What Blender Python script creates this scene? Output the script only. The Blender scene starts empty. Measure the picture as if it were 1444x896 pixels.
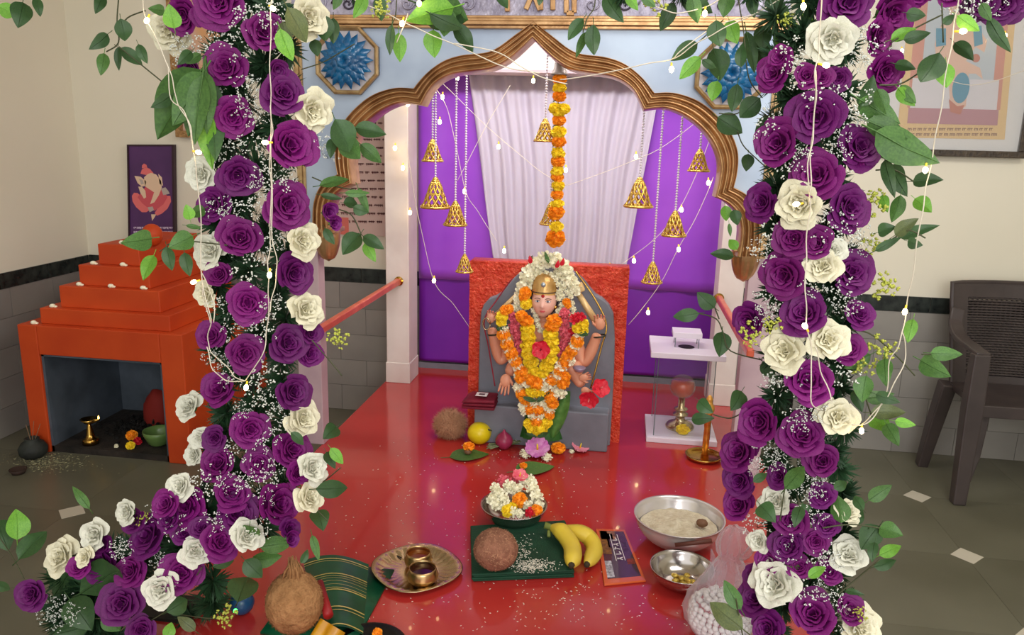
import bpy, math, random
from math import sin, cos, pi, radians, sqrt, atan2, exp
from mathutils import Vector, Matrix, Quaternion
from mathutils import noise as mn
rnd = random.Random(11)
S = bpy.context.scene
COL = S.collection

# ---------------------------------------------------------------- camera
FPX, EYE = 1090.0, 1.43
def basis(yaw, pitch, roll):
    y, p, r = radians(yaw), radians(pitch), radians(roll)
    w = Vector((-sin(y) * cos(p), cos(y) * cos(p), -sin(p)))
    rt = Vector((cos(y), sin(y), 0))
    up = rt.cross(w)
    return rt * cos(r) + up * sin(r), up * cos(r) - rt * sin(r), w
CR, CU, CW = basis(8.0, 13.2, 1.5)
EYEP = Vector((0, 0, EYE))
cam_d = bpy.data.cameras.new('camera')
cam_d.sensor_width = 36
cam_d.lens = 36 * FPX / 1444
cam_d.clip_start = 0.02
cam = bpy.data.objects.new('camera', cam_d)
COL.objects.link(cam)
m = Matrix((CR, CU, -CW)).transposed().to_4x4()
m.translation = EYEP
cam.matrix_world = m
S.camera = cam
def ray(px, py): return CR * ((px - 722) / FPX) - CU * ((py - 448) / FPX) + CW
def P(px, py, Y):                       # the point of the place seen there at depth Y
    d = ray(px, py); return EYEP + d * (Y / d.y)
def Z(px, py, z):                       # ... at height z
    d = ray(px, py); return EYEP + d * ((z - EYE) / d.z)
def ps(Y): return Y / (FPX * 0.98)      # metres per pixel at depth Y

# ---------------------------------------------------------------- world, lights, exposure
world = bpy.data.worlds.new('world'); S.world = world
world.use_nodes = True
bg = world.node_tree.nodes['Background']
bg.inputs[0].default_value = (1.0, 0.985, 0.95, 1)
bg.inputs[1].default_value = 0.80
def area(name, loc, tgt, sx, sy, power, col):
    l = bpy.data.lights.new(name, 'AREA'); l.shape = 'RECTANGLE'; l.size = sx; l.size_y = sy
    l.energy = power; l.color = col
    o = bpy.data.objects.new(name, l); COL.objects.link(o); o.location = loc
    o.rotation_euler = (Vector(tgt) - Vector(loc)).to_track_quat('-Z', 'Y').to_euler()
    return o
area('ceiling_panel_light', (0.9, 1.5, 2.85), (0.4, 2.6, 0.5), 1.6, 0.9, 26, (1, 0.97, 0.92))
area('niche_tube_light', (-0.3, 2.74, 1.88), (-0.3, 3.6, 0.9), 1.2, 0.08, 7.5, (1, 0.96, 0.97))
area('doorway_daylight', (0.6, -1.9, 1.9), (-0.5, 2.6, 0.9), 1.8, 1.4, 34, (0.98, 0.98, 1.0))
S.view_settings.view_transform = 'Standard'
S.view_settings.look = 'None'
S.view_settings.exposure = 0.68
S.view_settings.gamma = 1.0
S.view_settings.use_curve_mapping = False

# ---------------------------------------------------------------- materials
def lin(c):
    return tuple(((x / 255.0) / 12.92 if x / 255.0 <= 0.04045 else ((x / 255.0 + 0.055) / 1.055) ** 2.4) for x in c)
MATS = {}
def mat(name, c, rough=0.6, c2=None, sc=20.0, bump=0.0, bsc=None, metal=0.0, spec=0.5, coat=0.0,
        trans=0.0, alpha=1.0, emit=None, es=0.0, var=0.0, sheen=0.0, coords='Object', det=3.0, ior=1.45):
    if name in MATS: return MATS[name]
    M = bpy.data.materials.new(name); M.use_nodes = True
    nt = M.node_tree; b = nt.nodes['Principled BSDF']; L = nt.links.new
    col = lin(c) + (1,)
    b.inputs['Base Color'].default_value = col
    b.inputs['Roughness'].default_value = rough
    b.inputs['Metallic'].default_value = metal
    b.inputs['Specular IOR Level'].default_value = spec
    b.inputs['Coat Weight'].default_value = coat
    b.inputs['Transmission Weight'].default_value = trans
    b.inputs['IOR'].default_value = ior
    b.inputs['Alpha'].default_value = alpha
    if sheen: b.inputs['Sheen Weight'].default_value = sheen
    tc = nt.nodes.new('ShaderNodeTexCoord')
    out = None
    if c2:
        n = nt.nodes.new('ShaderNodeTexNoise'); n.inputs['Scale'].default_value = sc; n.inputs['Detail'].default_value = det
        L(tc.outputs[coords], n.inputs['Vector'])
        r = nt.nodes.new('ShaderNodeValToRGB')
        r.color_ramp.elements[0].position = 0.35; r.color_ramp.elements[1].position = 0.65
        r.color_ramp.elements[0].color = col; r.color_ramp.elements[1].color = lin(c2) + (1,)
        L(n.outputs['Fac'], r.inputs['Fac']); out = r.outputs['Color']
        L(out, b.inputs['Base Color'])
    if var:
        oi = nt.nodes.new('ShaderNodeObjectInfo')
        hs = nt.nodes.new('ShaderNodeHueSaturation')
        mr = nt.nodes.new('ShaderNodeMapRange'); mr.inputs['To Min'].default_value = 1 - var; mr.inputs['To Max'].default_value = 1 + var
        L(oi.outputs['Random'], mr.inputs['Value']); L(mr.outputs['Result'], hs.inputs['Value'])
        if out: L(out, hs.inputs['Color'])
        else: hs.inputs['Color'].default_value = col
        L(hs.outputs['Color'], b.inputs['Base Color'])
    if bump:
        n2 = nt.nodes.new('ShaderNodeTexNoise'); n2.inputs['Scale'].default_value = bsc or sc * 3; n2.inputs['Detail'].default_value = 4
        L(tc.outputs[coords], n2.inputs['Vector'])
        bp = nt.nodes.new('ShaderNodeBump'); bp.inputs['Strength'].default_value = bump; bp.inputs['Distance'].default_value = 0.01
        L(n2.outputs['Fac'], bp.inputs['Height']); L(bp.outputs['Normal'], b.inputs['Normal'])
    if emit:
        b.inputs['Emission Color'].default_value = lin(emit) + (1,)
        b.inputs['Emission Strength'].default_value = es
    MATS[name] = M
    return M
def glass(name, c, frac, rough=0.05, gain=0.45):               # thin clear sheet: mostly see-through, some gloss
    M = bpy.data.materials.new(name); M.use_nodes = True
    nt = M.node_tree; nt.nodes.clear(); L = nt.links.new
    o = nt.nodes.new('ShaderNodeOutputMaterial'); t = nt.nodes.new('ShaderNodeBsdfTransparent')
    g = nt.nodes.new('ShaderNodeBsdfPrincipled'); mx = nt.nodes.new('ShaderNodeMixShader')
    g.inputs['Base Color'].default_value = lin(c) + (1,); g.inputs['Roughness'].default_value = rough
    fr = nt.nodes.new('ShaderNodeLayerWeight'); fr.inputs['Blend'].default_value = 0.25
    mr = nt.nodes.new('ShaderNodeMapRange'); mr.inputs['To Min'].default_value = frac; mr.inputs['To Max'].default_value = min(1, frac + gain)
    L(fr.outputs['Facing'], mr.inputs['Value'])
    t.inputs['Color'].default_value = (0.96, 0.97, 0.97, 1)
    L(mr.outputs['Result'], mx.inputs['Fac']); L(t.outputs[0], mx.inputs[1]); L(g.outputs[0], mx.inputs[2]); L(mx.outputs[0], o.inputs[0])
    return M

CREAM = mat('cream_wall_paint', (226, 220, 200), 0.8, (231, 225, 206), 1.5, 0.06, 14)
TILE = [mat('grey_wall_tile_%s' % k, a, 0.38, b, 3.5, 0.03, 20, spec=0.5) for k, a, b in
        (('light', (150, 146, 138), (136, 132, 126)), ('mid', (140, 136, 130), (128, 124, 118)), ('dark', (134, 130, 124), (146, 142, 134)))]
GROUT = mat('tile_grout', (112, 108, 100), 0.9)
BLACKM = mat('black_marble', (22, 26, 26), 0.25, (52, 58, 54), 25, det=6)
STONE = mat('grey_green_floor_stone', (93, 91, 74), 0.3, (105, 103, 86), 2.2, 0.05, 9, var=0.05)
INSERT = mat('cream_floor_insert', (196, 190, 172), 0.4)
RED = mat('red_oxide_floor', (184, 50, 46), 0.16, (174, 44, 42), 2.5, 0.012, 6, spec=0.62, coat=0.3)
PINKW = mat('whitewashed_column', (230, 220, 212), 0.6, (214, 200, 192), 5, 0.12, 18)
PILLAR = mat('pale_pink_pillar_paint', (200, 176, 182), 0.55, (186, 160, 170), 9, 0.05, 30)
GOLD = mat('bronze_gold_paint', (206, 164, 116), 0.28, (168, 126, 84), 16, 0.12, 40, metal=0.65)
GOLDL = mat('pale_gold_paint', (200, 170, 122), 0.4, (166, 132, 88), 30, 0.1, 60, metal=0.35)
PANEL = mat('pearl_blue_panel', (188, 204, 224), 0.36, (166, 182, 206), 5, 0.12, 14, metal=0.15)
SILVER = mat('silver_lilac_relief', (184, 178, 196), 0.4, (146, 140, 160), 25, 0.4, 60, metal=0.3)
BLUEF = mat('glossy_blue_flower', (10, 104, 156), 0.25, (6, 74, 122), 18, coat=0.5)
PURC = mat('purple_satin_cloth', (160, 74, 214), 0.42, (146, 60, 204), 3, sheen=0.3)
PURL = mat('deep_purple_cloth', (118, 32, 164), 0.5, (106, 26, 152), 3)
ORANGE = mat('orange_painted_masonry', (202, 72, 18), 0.6, (188, 60, 12), 4, 0.12, 25)
SINDOOR = mat('vermilion_crust', (204, 46, 20), 0.36, (226, 82, 52), 80, 1.0, 100, det=5)
GREYST = mat('grey_painted_stone', (126, 128, 138), 0.5, (112, 114, 124), 8, 0.1, 40)
SKIN = mat('painted_idol_skin', (228, 160, 128), 0.42, (222, 150, 118), 12)
BRASS = mat('polished_brass', (202, 164, 84), 0.22, metal=1.0, c2=(176, 132, 60), sc=14)
BRASSD = mat('aged_brass', (206, 188, 152), 0.25, metal=1.0, c2=(182, 158, 122), sc=22)
STEEL = mat('stainless_steel', (196, 190, 186), 0.18, metal=1.0)
WHITEW = mat('white_laminate', (232, 224, 236), 0.35)
PURROSE = mat('purple_silk_petal', (112, 10, 108), 0.6, (92, 5, 88), 30, 0.15, 60, var=0.16)
PURROSE2 = mat('magenta_silk_petal', (130, 12, 116), 0.6, (106, 6, 94), 30, 0.15, 60, var=0.14)
WHROSE = mat('white_silk_petal', (232, 230, 216), 0.65, (218, 218, 198), 20, 0.1, 60, var=0.05)
CRROSE = mat('cream_silk_petal', (226, 218, 186), 0.65, (236, 232, 206), 20, 0.1, 60, var=0.05)
LEAF = {'d': mat('dark_green_leaf', (50, 80, 44), 0.5, (60, 94, 48), 25, var=0.2),
        'm': mat('mid_green_leaf', (84, 124, 58), 0.5, (66, 104, 48), 25, var=0.15),
        'l': mat('lime_green_leaf', (122, 176, 62), 0.5, (98, 156, 52), 25, var=0.12),
        'o': mat('olive_green_leaf', (96, 106, 62), 0.5, (80, 92, 56), 25, var=0.12)}
FERN = mat('dark_fern_green', (28, 58, 36), 0.6, (48, 82, 48), 40, var=0.25)
STEM = mat('brown_green_stem', (74, 78, 52), 0.7)
GYP = mat('tiny_white_blossom', (236, 240, 232), 0.6)
YGREEN = mat('yellow_green_sprig', (206, 210, 96), 0.6, (172, 182, 70), 40)
MORA = mat('orange_marigold_petal', (255, 176, 40), 0.6, (255, 150, 20), 60)
MYEL = mat('yellow_marigold_petal', (255, 232, 60), 0.6, (252, 216, 30), 60)
MWHI = mat('cream_blossom_petal', (252, 249, 228), 0.6, (246, 240, 204), 60)
MPIN = mat('pink_blossom_petal', (222, 76, 100), 0.6, (236, 128, 140), 80)
MRED = mat('red_blossom_petal', (206, 24, 50), 0.5, (228, 40, 60), 40)
MVIO = mat('lilac_blossom_petal', (206, 112, 190), 0.5, (228, 160, 212), 40)
WIRE = mat('clear_wire_insulation', (226, 216, 196), 0.35)
WIREY = mat('yellow_lamp_socket', (236, 206, 60), 0.4, emit=(255, 200, 60), es=0.35)
BULB = mat('lit_warm_bulb', (255, 240, 200), 0.3, emit=(255, 226, 160), es=14)
PLAST = mat('dark_brown_plastic', (70, 61, 59), 0.38, (62, 54, 53), 10)
COIR = mat('coconut_husk_fibre', (158, 108, 84), 0.9, (126, 82, 62), 30, 0.8, 90)
COIRY = mat('golden_coconut_fibre', (176, 130, 84), 0.9, (150, 106, 64), 30, 0.7, 90)
BLACK = mat('soot_black', (24, 22, 20), 0.6)
PEARL = mat('white_bead', (240, 232, 240), 0.25)

# ---------------------------------------------------------------- mesh helpers
class B:
    def __init__(s): s.v = []; s.f = []
    def add(s, v, f):
        n = len(s.v); s.v += [Vector(p) for p in v]; s.f += [tuple(i + n for i in q) for q in f]; return s
    def box(s, a, b, rot=None, piv=None):
        x0, y0, z0 = a; x1, y1, z1 = b
        v = [Vector(p) for p in ((x0, y0, z0), (x1, y0, z0), (x1, y1, z0), (x0, y1, z0), (x0, y0, z1), (x1, y0, z1), (x1, y1, z1), (x0, y1, z1))]
        if rot is not None:
            c = Vector(piv) if piv is not None else (Vector(a) + Vector(b)) / 2
            v = [rot @ (p - c) + c for p in v]
        return s.add(v, [(0, 3, 2, 1), (4, 5, 6, 7), (0, 1, 5, 4), (1, 2, 6, 5), (2, 3, 7, 6), (3, 0, 4, 7)])
    def hexa(s, bot, top):                      # two quads -> closed hexahedron
        return s.add(list(bot) + list(top), [(0, 3, 2, 1), (4, 5, 6, 7), (0, 1, 5, 4), (1, 2, 6, 5), (2, 3, 7, 6), (3, 0, 4, 7)])
    def grid(s, fn, nu, nv, cu=False, cv=False):
        n = len(s.v)
        for j in range(nv):
            for i in range(nu): s.v.append(Vector(fn(i, j)))
        for j in range(nv if cv else nv - 1):
            for i in range(nu if cu else nu - 1):
                a = n + j * nu + i; b = n + j * nu + (i + 1) % nu
                c = n + ((j + 1) % nv) * nu + (i + 1) % nu; d = n + ((j + 1) % nv) * nu + i
                s.f.append((a, b, c, d))
        return s
    def lathe(s, prof, c, seg=28, ax=None, wob=None):
        c = Vector(c); q = Vector((0, 0, 1)).rotation_difference(Vector(ax).normalized()) if ax is not None else None
        def fn(i, j):
            r, z = prof[j]; a = 2 * pi * i / seg
            if wob: r *= wob(a, j)
            p = Vector((r * cos(a), r * sin(a), z))
            return c + (q @ p if q else p)
        return s.grid(fn, seg, len(prof), cu=True)
    def tube(s, pts, r, seg=6, cap=True):
        pts = [Vector(p) for p in pts]; n0 = len(s.v); n = len(pts)
        rr = r if isinstance(r, (list, tuple)) else [r] * n
        t0 = (pts[1] - pts[0]).normalized()
        up = Vector((0, 0, 1)) if abs(t0.z) < 0.9 else Vector((1, 0, 0))
        nx = t0.cross(up).normalized()
        for i, p in enumerate(pts):
            t = (pts[min(i + 1, n - 1)] - pts[max(i - 1, 0)])
            t = t.normalized() if t.length > 1e-9 else t0
            nx = (nx - t * nx.dot(t))
            nx = nx.normalized() if nx.length > 1e-6 else t.orthogonal().normalized()
            ny = t.cross(nx)
            for k in range(seg):
                a = 2 * pi * k / seg; s.v.append(p + (nx * cos(a) + ny * sin(a)) * rr[i])
        for i in range(n - 1):
            for k in range(seg):
                a = n0 + i * seg + k; b = n0 + i * seg + (k + 1) % seg
                s.f.append((a, b, b + seg, a + seg))
        if cap:
            s.f.append(tuple(n0 + k for k in reversed(range(seg)))); s.f.append(tuple(n0 + (n - 1) * seg + k for k in range(seg)))
        return s
    def ball(s, c, r, nu=16, nv=10, rot=None, fn=None):
        c = Vector(c); r = Vector(r) if hasattr(r, '__len__') else Vector((r, r, r))
        def g(i, j):
            a = 2 * pi * i / nu; b = -pi / 2 + pi * j / (nv - 1)
            d = Vector((cos(b) * cos(a), cos(b) * sin(a), sin(b)))
            p = Vector((d.x * r.x, d.y * r.y, d.z * r.z))
            if fn: p = fn(d, p)
            if rot is not None: p = rot @ p
            return c + p
        return s.grid(g, nu, nv, cu=True)
    def octa(s, c, r):
        c = Vector(c)
        v = [c + Vector(d) * r for d in ((1, 0, 0), (-1, 0, 0), (0, 1, 0), (0, -1, 0), (0, 0, 1), (0, 0, -1))]
        return s.add(v, [(0, 2, 4), (2, 1, 4), (1, 3, 4), (3, 0, 4), (2, 0, 5), (1, 2, 5), (3, 1, 5), (0, 3, 5)])
    def prism(s, poly, d):                      # planar polygon extruded by vector d
        poly = [Vector(p) for p in poly]; n = len(poly); d = Vector(d)
        return s.add(poly + [p + d for p in poly], [tuple(range(n)), tuple(range(2 * n - 1, n - 1, -1))] + [((i + 1) % n, i, i + n, (i + 1) % n + n) for i in range(n)])

def wloc(o):
    w = Vector((0, 0, 0))
    while o: w += o.location; o = o.parent
    return w
def mesh(name, b, mt, smooth=False):
    me = bpy.data.meshes.new(name); me.from_pydata([tuple(v) for v in b.v], [], b.f); me.update()
    if mt: me.materials.append(mt)
    if smooth: me.shade_smooth()
    return me
def part(name, b, mt, parent=None, smooth=False, bevel=0, kind=None, label=None, world=True):
    if world and parent:
        w = wloc(parent)
        for v in b.v: v -= w
    o = bpy.data.objects.new(name, mesh(name, b, mt, smooth)); COL.objects.link(o)
    if parent: o.parent = parent
    elif world and b.v:
        lo = Vector((min(v.x for v in b.v), min(v.y for v in b.v), min(v.z for v in b.v)))
        hi = Vector((max(v.x for v in b.v), max(v.y for v in b.v), max(v.z for v in b.v)))
        c = Vector(((lo.x + hi.x) / 2, (lo.y + hi.y) / 2, lo.z))
        for v in o.data.vertices: v.co -= c
        o.location = c
    if bevel:
        md = o.modifiers.new('bevel', 'BEVEL'); md.width = bevel; md.segments = 2; md.limit_method = 'ANGLE'
    if kind: o['kind'] = kind
    if label: o['label'] = label
    return o
def inst(name, me, parent, loc, rot=None, sc=1.0, label=None):
    o = bpy.data.objects.new(name, me); COL.objects.link(o)
    if parent: o.parent = parent; loc = Vector(loc) - wloc(parent)
    o.location = loc
    if rot is not None: o.rotation_mode = 'QUATERNION'; o.rotation_quaternion = rot
    o.scale = (sc, sc, sc) if not hasattr(sc, '__len__') else sc
    if label: o['label'] = label
    return o
def tag(o, label, cat, group=None):
    o['label'] = label; o['category'] = cat
    if group: o['group'] = group
    return o
def thing(name, label, cat, loc, group=None):
    o = bpy.data.objects.new(name, None); COL.objects.link(o); o.location = Vector(loc); o.empty_display_size = 0.05
    return tag(o, label, cat, group)
def struct(name, b, mt, **k):
    o = part(name, b, mt, **k); o['kind'] = 'structure'; return o
def catmull(pts, n=8):
    pts = [Vector(p) for p in pts]; out = []
    for i in range(len(pts) - 1):
        p0 = pts[max(i - 1, 0)]; p1 = pts[i]; p2 = pts[i + 1]; p3 = pts[min(i + 2, len(pts) - 1)]
        for k in range(n):
            t = k / n
            out.append(0.5 * ((2 * p1) + (p2 - p0) * t + (2 * p0 - 5 * p1 + 4 * p2 - p3) * t * t + (3 * p1 - p0 - 3 * p2 + p3) * t ** 3))
    out.append(pts[-1]); return out
def resample(pts, n):
    pts = [Vector(p) for p in pts]; d = [0]
    for a, b in zip(pts, pts[1:]): d.append(d[-1] + (b - a).length)
    out = []
    for k in range(n):
        t = d[-1] * k / (n - 1); i = 0
        while i < len(d) - 2 and d[i + 1] < t: i += 1
        out.append(pts[i].lerp(pts[i + 1], (t - d[i]) / max(1e-9, d[i + 1] - d[i])))
    return out
def quat_to(d, roll=0.0):
    return Vector((0, 0, 1)).rotation_difference(Vector(d).normalized()) @ Quaternion((0, 0, 1), roll)

# ================================================================ THE ROOM
XL, YB, PZ = -2.80, 3.71, 0.27
PX0, PX1, PY0 = -1.09, 0.57, 1.02
fl = struct('floor', B().box((XL - 0.1, -2.6, -0.08), (3.3, YB + 0.12, -0.006)), mat('floor_joint', (70, 67, 55), 0.8))
slab_me = {}
def slab(x0, y0, x1, y1):
    k = (round(x1 - x0, 3), round(y1 - y0, 3))
    if k not in slab_me: slab_me[k] = mesh('floor_tile', B().box((-k[0] / 2, -k[1] / 2, -0.006), (k[0] / 2, k[1] / 2, 0)), STONE)
    inst('floor_tile', slab_me[k], fl, ((x0 + x1) / 2, (y0 + y1) / 2, 0))
def slabs(xs, ys):
    for a, b in zip(xs, xs[1:]):
        for c, d in zip(ys, ys[1:]): slab(a + 0.0007, c + 0.0007, b - 0.0007, d - 0.0007)
yr = [-2.6 + 0.0, -2.07, -1.59, -1.11, -0.63, -0.15, 0.33, 0.81, 1.29, 1.77, 2.25, 2.73, 3.21, YB]
yl = [-2.6, -1.90, -1.42, -0.94, -0.46, 0.02, 0.50, 0.98, 1.46, 1.94, 2.42, 2.90, 3.38, YB]
slabs([PX1, 0.805, 1.287, 1.77, 2.25, 2.73, 3.2], yr)
slabs([XL - 0.02, -2.49, -2.01, -1.53, PX0], yl)
slabs([PX0, -0.61, -0.13, 0.33, PX1], [-2.6, -2.07, -1.59, -1.11, -0.63, -0.15, 0.33, PY0])
ins = mesh('diamond_insert', B().prism([(0.056, 0, 0), (0, 0.056, 0), (-0.056, 0, 0), (0, -0.056, 0)], (0, 0, 0.0012)), INSERT)
for x, y in ((1.287, 3.21), (1.293, 2.73), (-2.005, 2.42), (1.29, 2.25), (1.77, 3.21), (1.77, 2.73), (0.805, 2.25), (-2.49, 2.42)):
    inst('diamond_insert', ins, fl, (x, y, 0.0002))
def wallpiece(name, me_, parent, loc, rz=0): return inst(name, me_, parent, loc, Quaternion((0, 0, 1), rz))
wb = struct('wall_back', B().box((XL - 0.1, YB + 0.006, 0), (3.2, YB + 0.12, 2.9)), CREAM)
wl = struct('wall_left', B().box((XL - 0.1, -2.6, 0), (XL - 0.006, YB + 0.006, 2.9)), CREAM)
struct('wall_right', B().box((3.2, -2.6, 0), (3.3, YB + 0.1, 2.9)), CREAM)
struct('ceiling', B().box((XL - 0.1, 0.0, 2.9), (3.3, YB + 0.12, 3.0)), CREAM)
TH, TW = 0.1375, 0.275
tiles_m = [mesh('wall_tile', B().box((-TW / 2 + 0.0012, -0.006, -TH / 2 + 0.0012), (TW / 2 - 0.0012, 0.0, TH / 2 - 0.0012)), t) for t in TILE]
strip_m = mesh('black_border_tile', B().box((-0.149, -0.008, -0.036), (0.149, 0.0, 0.036)), BLACKM)
grm = B().box((XL, YB + 0.002, 0), (3.2, YB + 0.006, 0.69)); part('tile_bed', grm, GROUT, wb)
part('tile_bed', B().box((XL - 0.006, -2.6, 0), (XL - 0.002, YB, 0.69)), GROUT, wl)
for r in range(5):
    n = 0; x = XL + 0.01 + (TW / 2 if r % 2 else 0)
    while x < 3.1:
        if not (r == 0 and PX0 < x < PX1): wallpiece('wall_tile', rnd.choice(tiles_m), wb, (x + TW / 2, YB + 0.005, TH * (r + 0.5)))
        x += TW
    y = YB - 0.01 - (TW / 2 if r % 2 else 0)
    while y > 0.2:
        wallpiece('wall_tile', rnd.choice(tiles_m), wl, (XL - 0.005, y - TW / 2, TH * (r + 0.5)), pi / 2); y -= TW
x = XL + 0.15
while x < 3.1: wallpiece('black_border_tile', strip_m, wb, (x, YB + 0.004, 0.724)); x += 0.301
y = YB - 0.16
while y > 0.2: wallpiece('black_border_tile', strip_m, wl, (XL - 0.004, y, 0.724), pi / 2); y -= 0.301

# red platform the shrine stands on
pf = struct('trim_1', B().box((PX0, PY0, 0), (PX1, YB - 0.012, PZ)), RED, bevel=0.006)
pf['label'] = 'raised glossy red floor platform in front of the shrine'
# small grey plinth strip behind the curtain
part('skirting', B().box((-0.99, 3.675, PZ), (0.45, 3.695, PZ + 0.03)), GREYST, pf)

# whitewashed columns and lintel of the inner shrine
ccx = [(P(543, 300, 3.4).x + 0.01, P(584, 300, 3.4).x + 0.006), (0.427, 0.56)]
def column(x0, x1, lab):
    t = thing('shrine_column', lab, 'column', ((x0 + x1) / 2, 3.48, PZ))
    part('shaft', B().box((x0, 3.41, PZ), (x1, 3.56, 1.6935)), PINKW, t, bevel=0.004)
    part('plinth', B().box((x0 - 0.004, 3.406, PZ), (x1 + 0.004, 3.564, PZ + 0.10)), PINKW, t, bevel=0.003)
    return t
column(-1.075, -0.965, 'whitewashed square column left of the purple curtain')
column(0.425, 0.535, 'whitewashed square column right of the purple curtain')
ZLN = P(760, 103, 3.4).z
t = thing('lintel', 'pale pink painted beam across the tops of the two whitewashed columns', 'beam', (-0.27, 3.48, 2.02))
part('beam', B().box((-1.09, 3.40, ZLN), (0.55, 3.57, 2.5)), PINKW, t)
part('beam_edge', B().box((-1.09, 3.392, ZLN), (0.55, 3.40, ZLN + 0.012)), PILLAR, t)

# orange-pink rails
RAIL = mat('salmon_pipe_paint', (226, 112, 84), 0.3, (206, 92, 66), 12, metal=0.1)
for a, b, lab in (((-1.012, 3.41, 0.765), (-1.03, 2.44, 0.765), 'salmon painted rail running forward from the left column'),
                  ((0.432, 3.41, 0.765), (0.45, 2.5, 0.765), 'salmon painted rail running forward from the right column')):
    t = thing('side_rail', lab, 'rail', a, None)
    part('rail_bar', B().box((a[0] - 0.012, b[1], 0.75), (a[0] + 0.012, a[1], 0.778)), RAIL, t, bevel=0.005)
    part('wall_flange', B().lathe([(0, 0), (0.022, 0), (0.022, 0.006), (0.016, 0.012), (0, 0.012)], (a[0], a[1] - 0.001, 0.764), 16, (0, -1, 0)), BRASS, t)

# ---------------------------------------------------------------- curtains
def curtain(name, x0, x1, z0, z1, Y, amp, n, mt, lab, x0b=None, x1b=None, th=0.0, group=None):
    x0b = x0 if x0b is None else x0b; x1b = x1 if x1b is None else x1b
    b = B(); nu, nv = n * 8 + 1, 26
    def fn(i, j):
        u = i / (nu - 1); v = j / (nv - 1)
        a = x0b + (x0 - x0b) * v; c = x1b + (x1 - x1b) * v
        uu = u + 0.012 * sin(9 * v + 5 * u)
        y = Y - amp * (0.5 + 0.5 * sin(uu * n * 2 * pi + 1.3 * sin(7 * uu))) - 0.4 * amp * sin(3.3 * uu * n + 4 * v)
        return (a + (c - a) * u, y, z0 + (z1 - z0) * v)
    b.grid(fn, nu, nv)
    o = part(name, b, mt, smooth=True)
    md = o.modifiers.new('thickness', 'SOLIDIFY'); md.thickness = 0.0015
    return tag(o, lab, 'curtain', group)
zc = 0.735
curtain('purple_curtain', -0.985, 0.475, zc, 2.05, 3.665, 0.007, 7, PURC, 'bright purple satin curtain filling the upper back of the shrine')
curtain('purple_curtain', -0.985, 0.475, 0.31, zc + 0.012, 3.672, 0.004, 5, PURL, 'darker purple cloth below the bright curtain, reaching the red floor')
SHEER = bpy.data.materials.new('white_sheer_net'); SHEER.use_nodes = True
nt = SHEER.node_tree; pb = nt.nodes['Principled BSDF']; pb.inputs['Base Color'].default_value = (0.74, 0.68, 0.80, 1); pb.inputs['Roughness'].default_value = 0.5
tr = nt.nodes.new('ShaderNodeBsdfTransparent'); mx = nt.nodes.new('ShaderNodeMixShader'); mx.inputs[0].default_value = 0.70
nt.links.new(tr.outputs[0], mx.inputs[1]); nt.links.new(pb.outputs[0], mx.inputs[2]); nt.links.new(mx.outputs[0], nt.nodes['Material Output'].inputs[0])
a, b_, c, d = P(649, 112, 3.6), P(938, 160, 3.6), P(698, 380, 3.6), P(880, 385, 3.6)
curtain('sheer_curtain', a.x - 0.02, b_.x + 0.02, 0.78, 2.05, 3.63, 0.016, 15, SHEER, 'white translucent net drape gathered narrower towards the idol', c.x, d.x)

# ---------------------------------------------------------------- the archway
AY = 2.62
ACX = -0.318
def half(pts):      # right-hand outline pixels -> (dx, z) about the arch axis
    out = []
    for x, y in pts:
        p = P(x, y, AY - 0.02); out.append((p.x - ACX, p.z))
    return out
inner = [half(s) for s in (
    [(760, 57), (780, 84), (806, 100), (838, 106), (868, 112), (892, 128), (907, 157)],
    [(907, 157), (934, 154), (959, 162), (981, 177), (999, 197), (1010, 221), (1012, 245), (1005.6, 277.5)],
    [(1005.6, 277.5), (1022, 286), (1036, 300), (1041, 318), (1040, 340), (1036, 360)])]
outer = [half(s) for s in (
    [(757, 31), (778, 50), (812, 74), (855, 81), (882, 91), (906, 110), (923, 131)],
    [(923, 131), (951, 131), (984, 142), (1010, 162), (1030, 187), (1040, 215), (1039, 243), (1034, 264)],
    [(1034, 264), (1052, 274), (1064, 290), (1070, 312), (1070, 336), (1068, 360)])]
inner[0][0] = (0.0, inner[0][0][1]); outer[0][0] = (0.0, outer[0][0][1])
arch = thing('shrine_arch', 'pearl blue cusped archway panel with bronze moulding around the idol', 'arch', (ACX, AY, PZ))
def prof(t): return 0.016 + 0.034 * abs(sin(t * pi * 3.5)) ** 0.55 + 0.018 * (1 - t)
def W2(dx, z, y): return (ACX + dx, y, z)
for sx in (1, -1):
    for k, (ii, oo) in enumerate(zip(inner, outer)):
        a = resample(catmull([(x, 0, z) for x, z in ii], 6), 40); c = resample(catmull([(x, 0, z) for x, z in oo], 6), 40)
        b = B(); NT = 30
        def fn(i, j):
            t = i / (NT - 1); p = a[j].lerp(c[j], t)
            if i == 0 or i == NT - 1: return W2(sx * p.x, p.z, AY)
            return W2(sx * p.x, p.z, AY - prof(t))
        b.grid(fn, NT, 40)
        bk = B(); bk.grid(lambda i, j: W2(sx * a[j].lerp(c[j], i).x, a[j].lerp(c[j], i).z, AY + (0.0 if i else 0.0)), 2, 40)
        # soffit so the arch has depth
        b.grid(lambda i, j: W2(sx * a[j].x, a[j].z, AY + 0.022 * i), 2, 40)
        part('arch_moulding', b, GOLD, arch, smooth=True)
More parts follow.
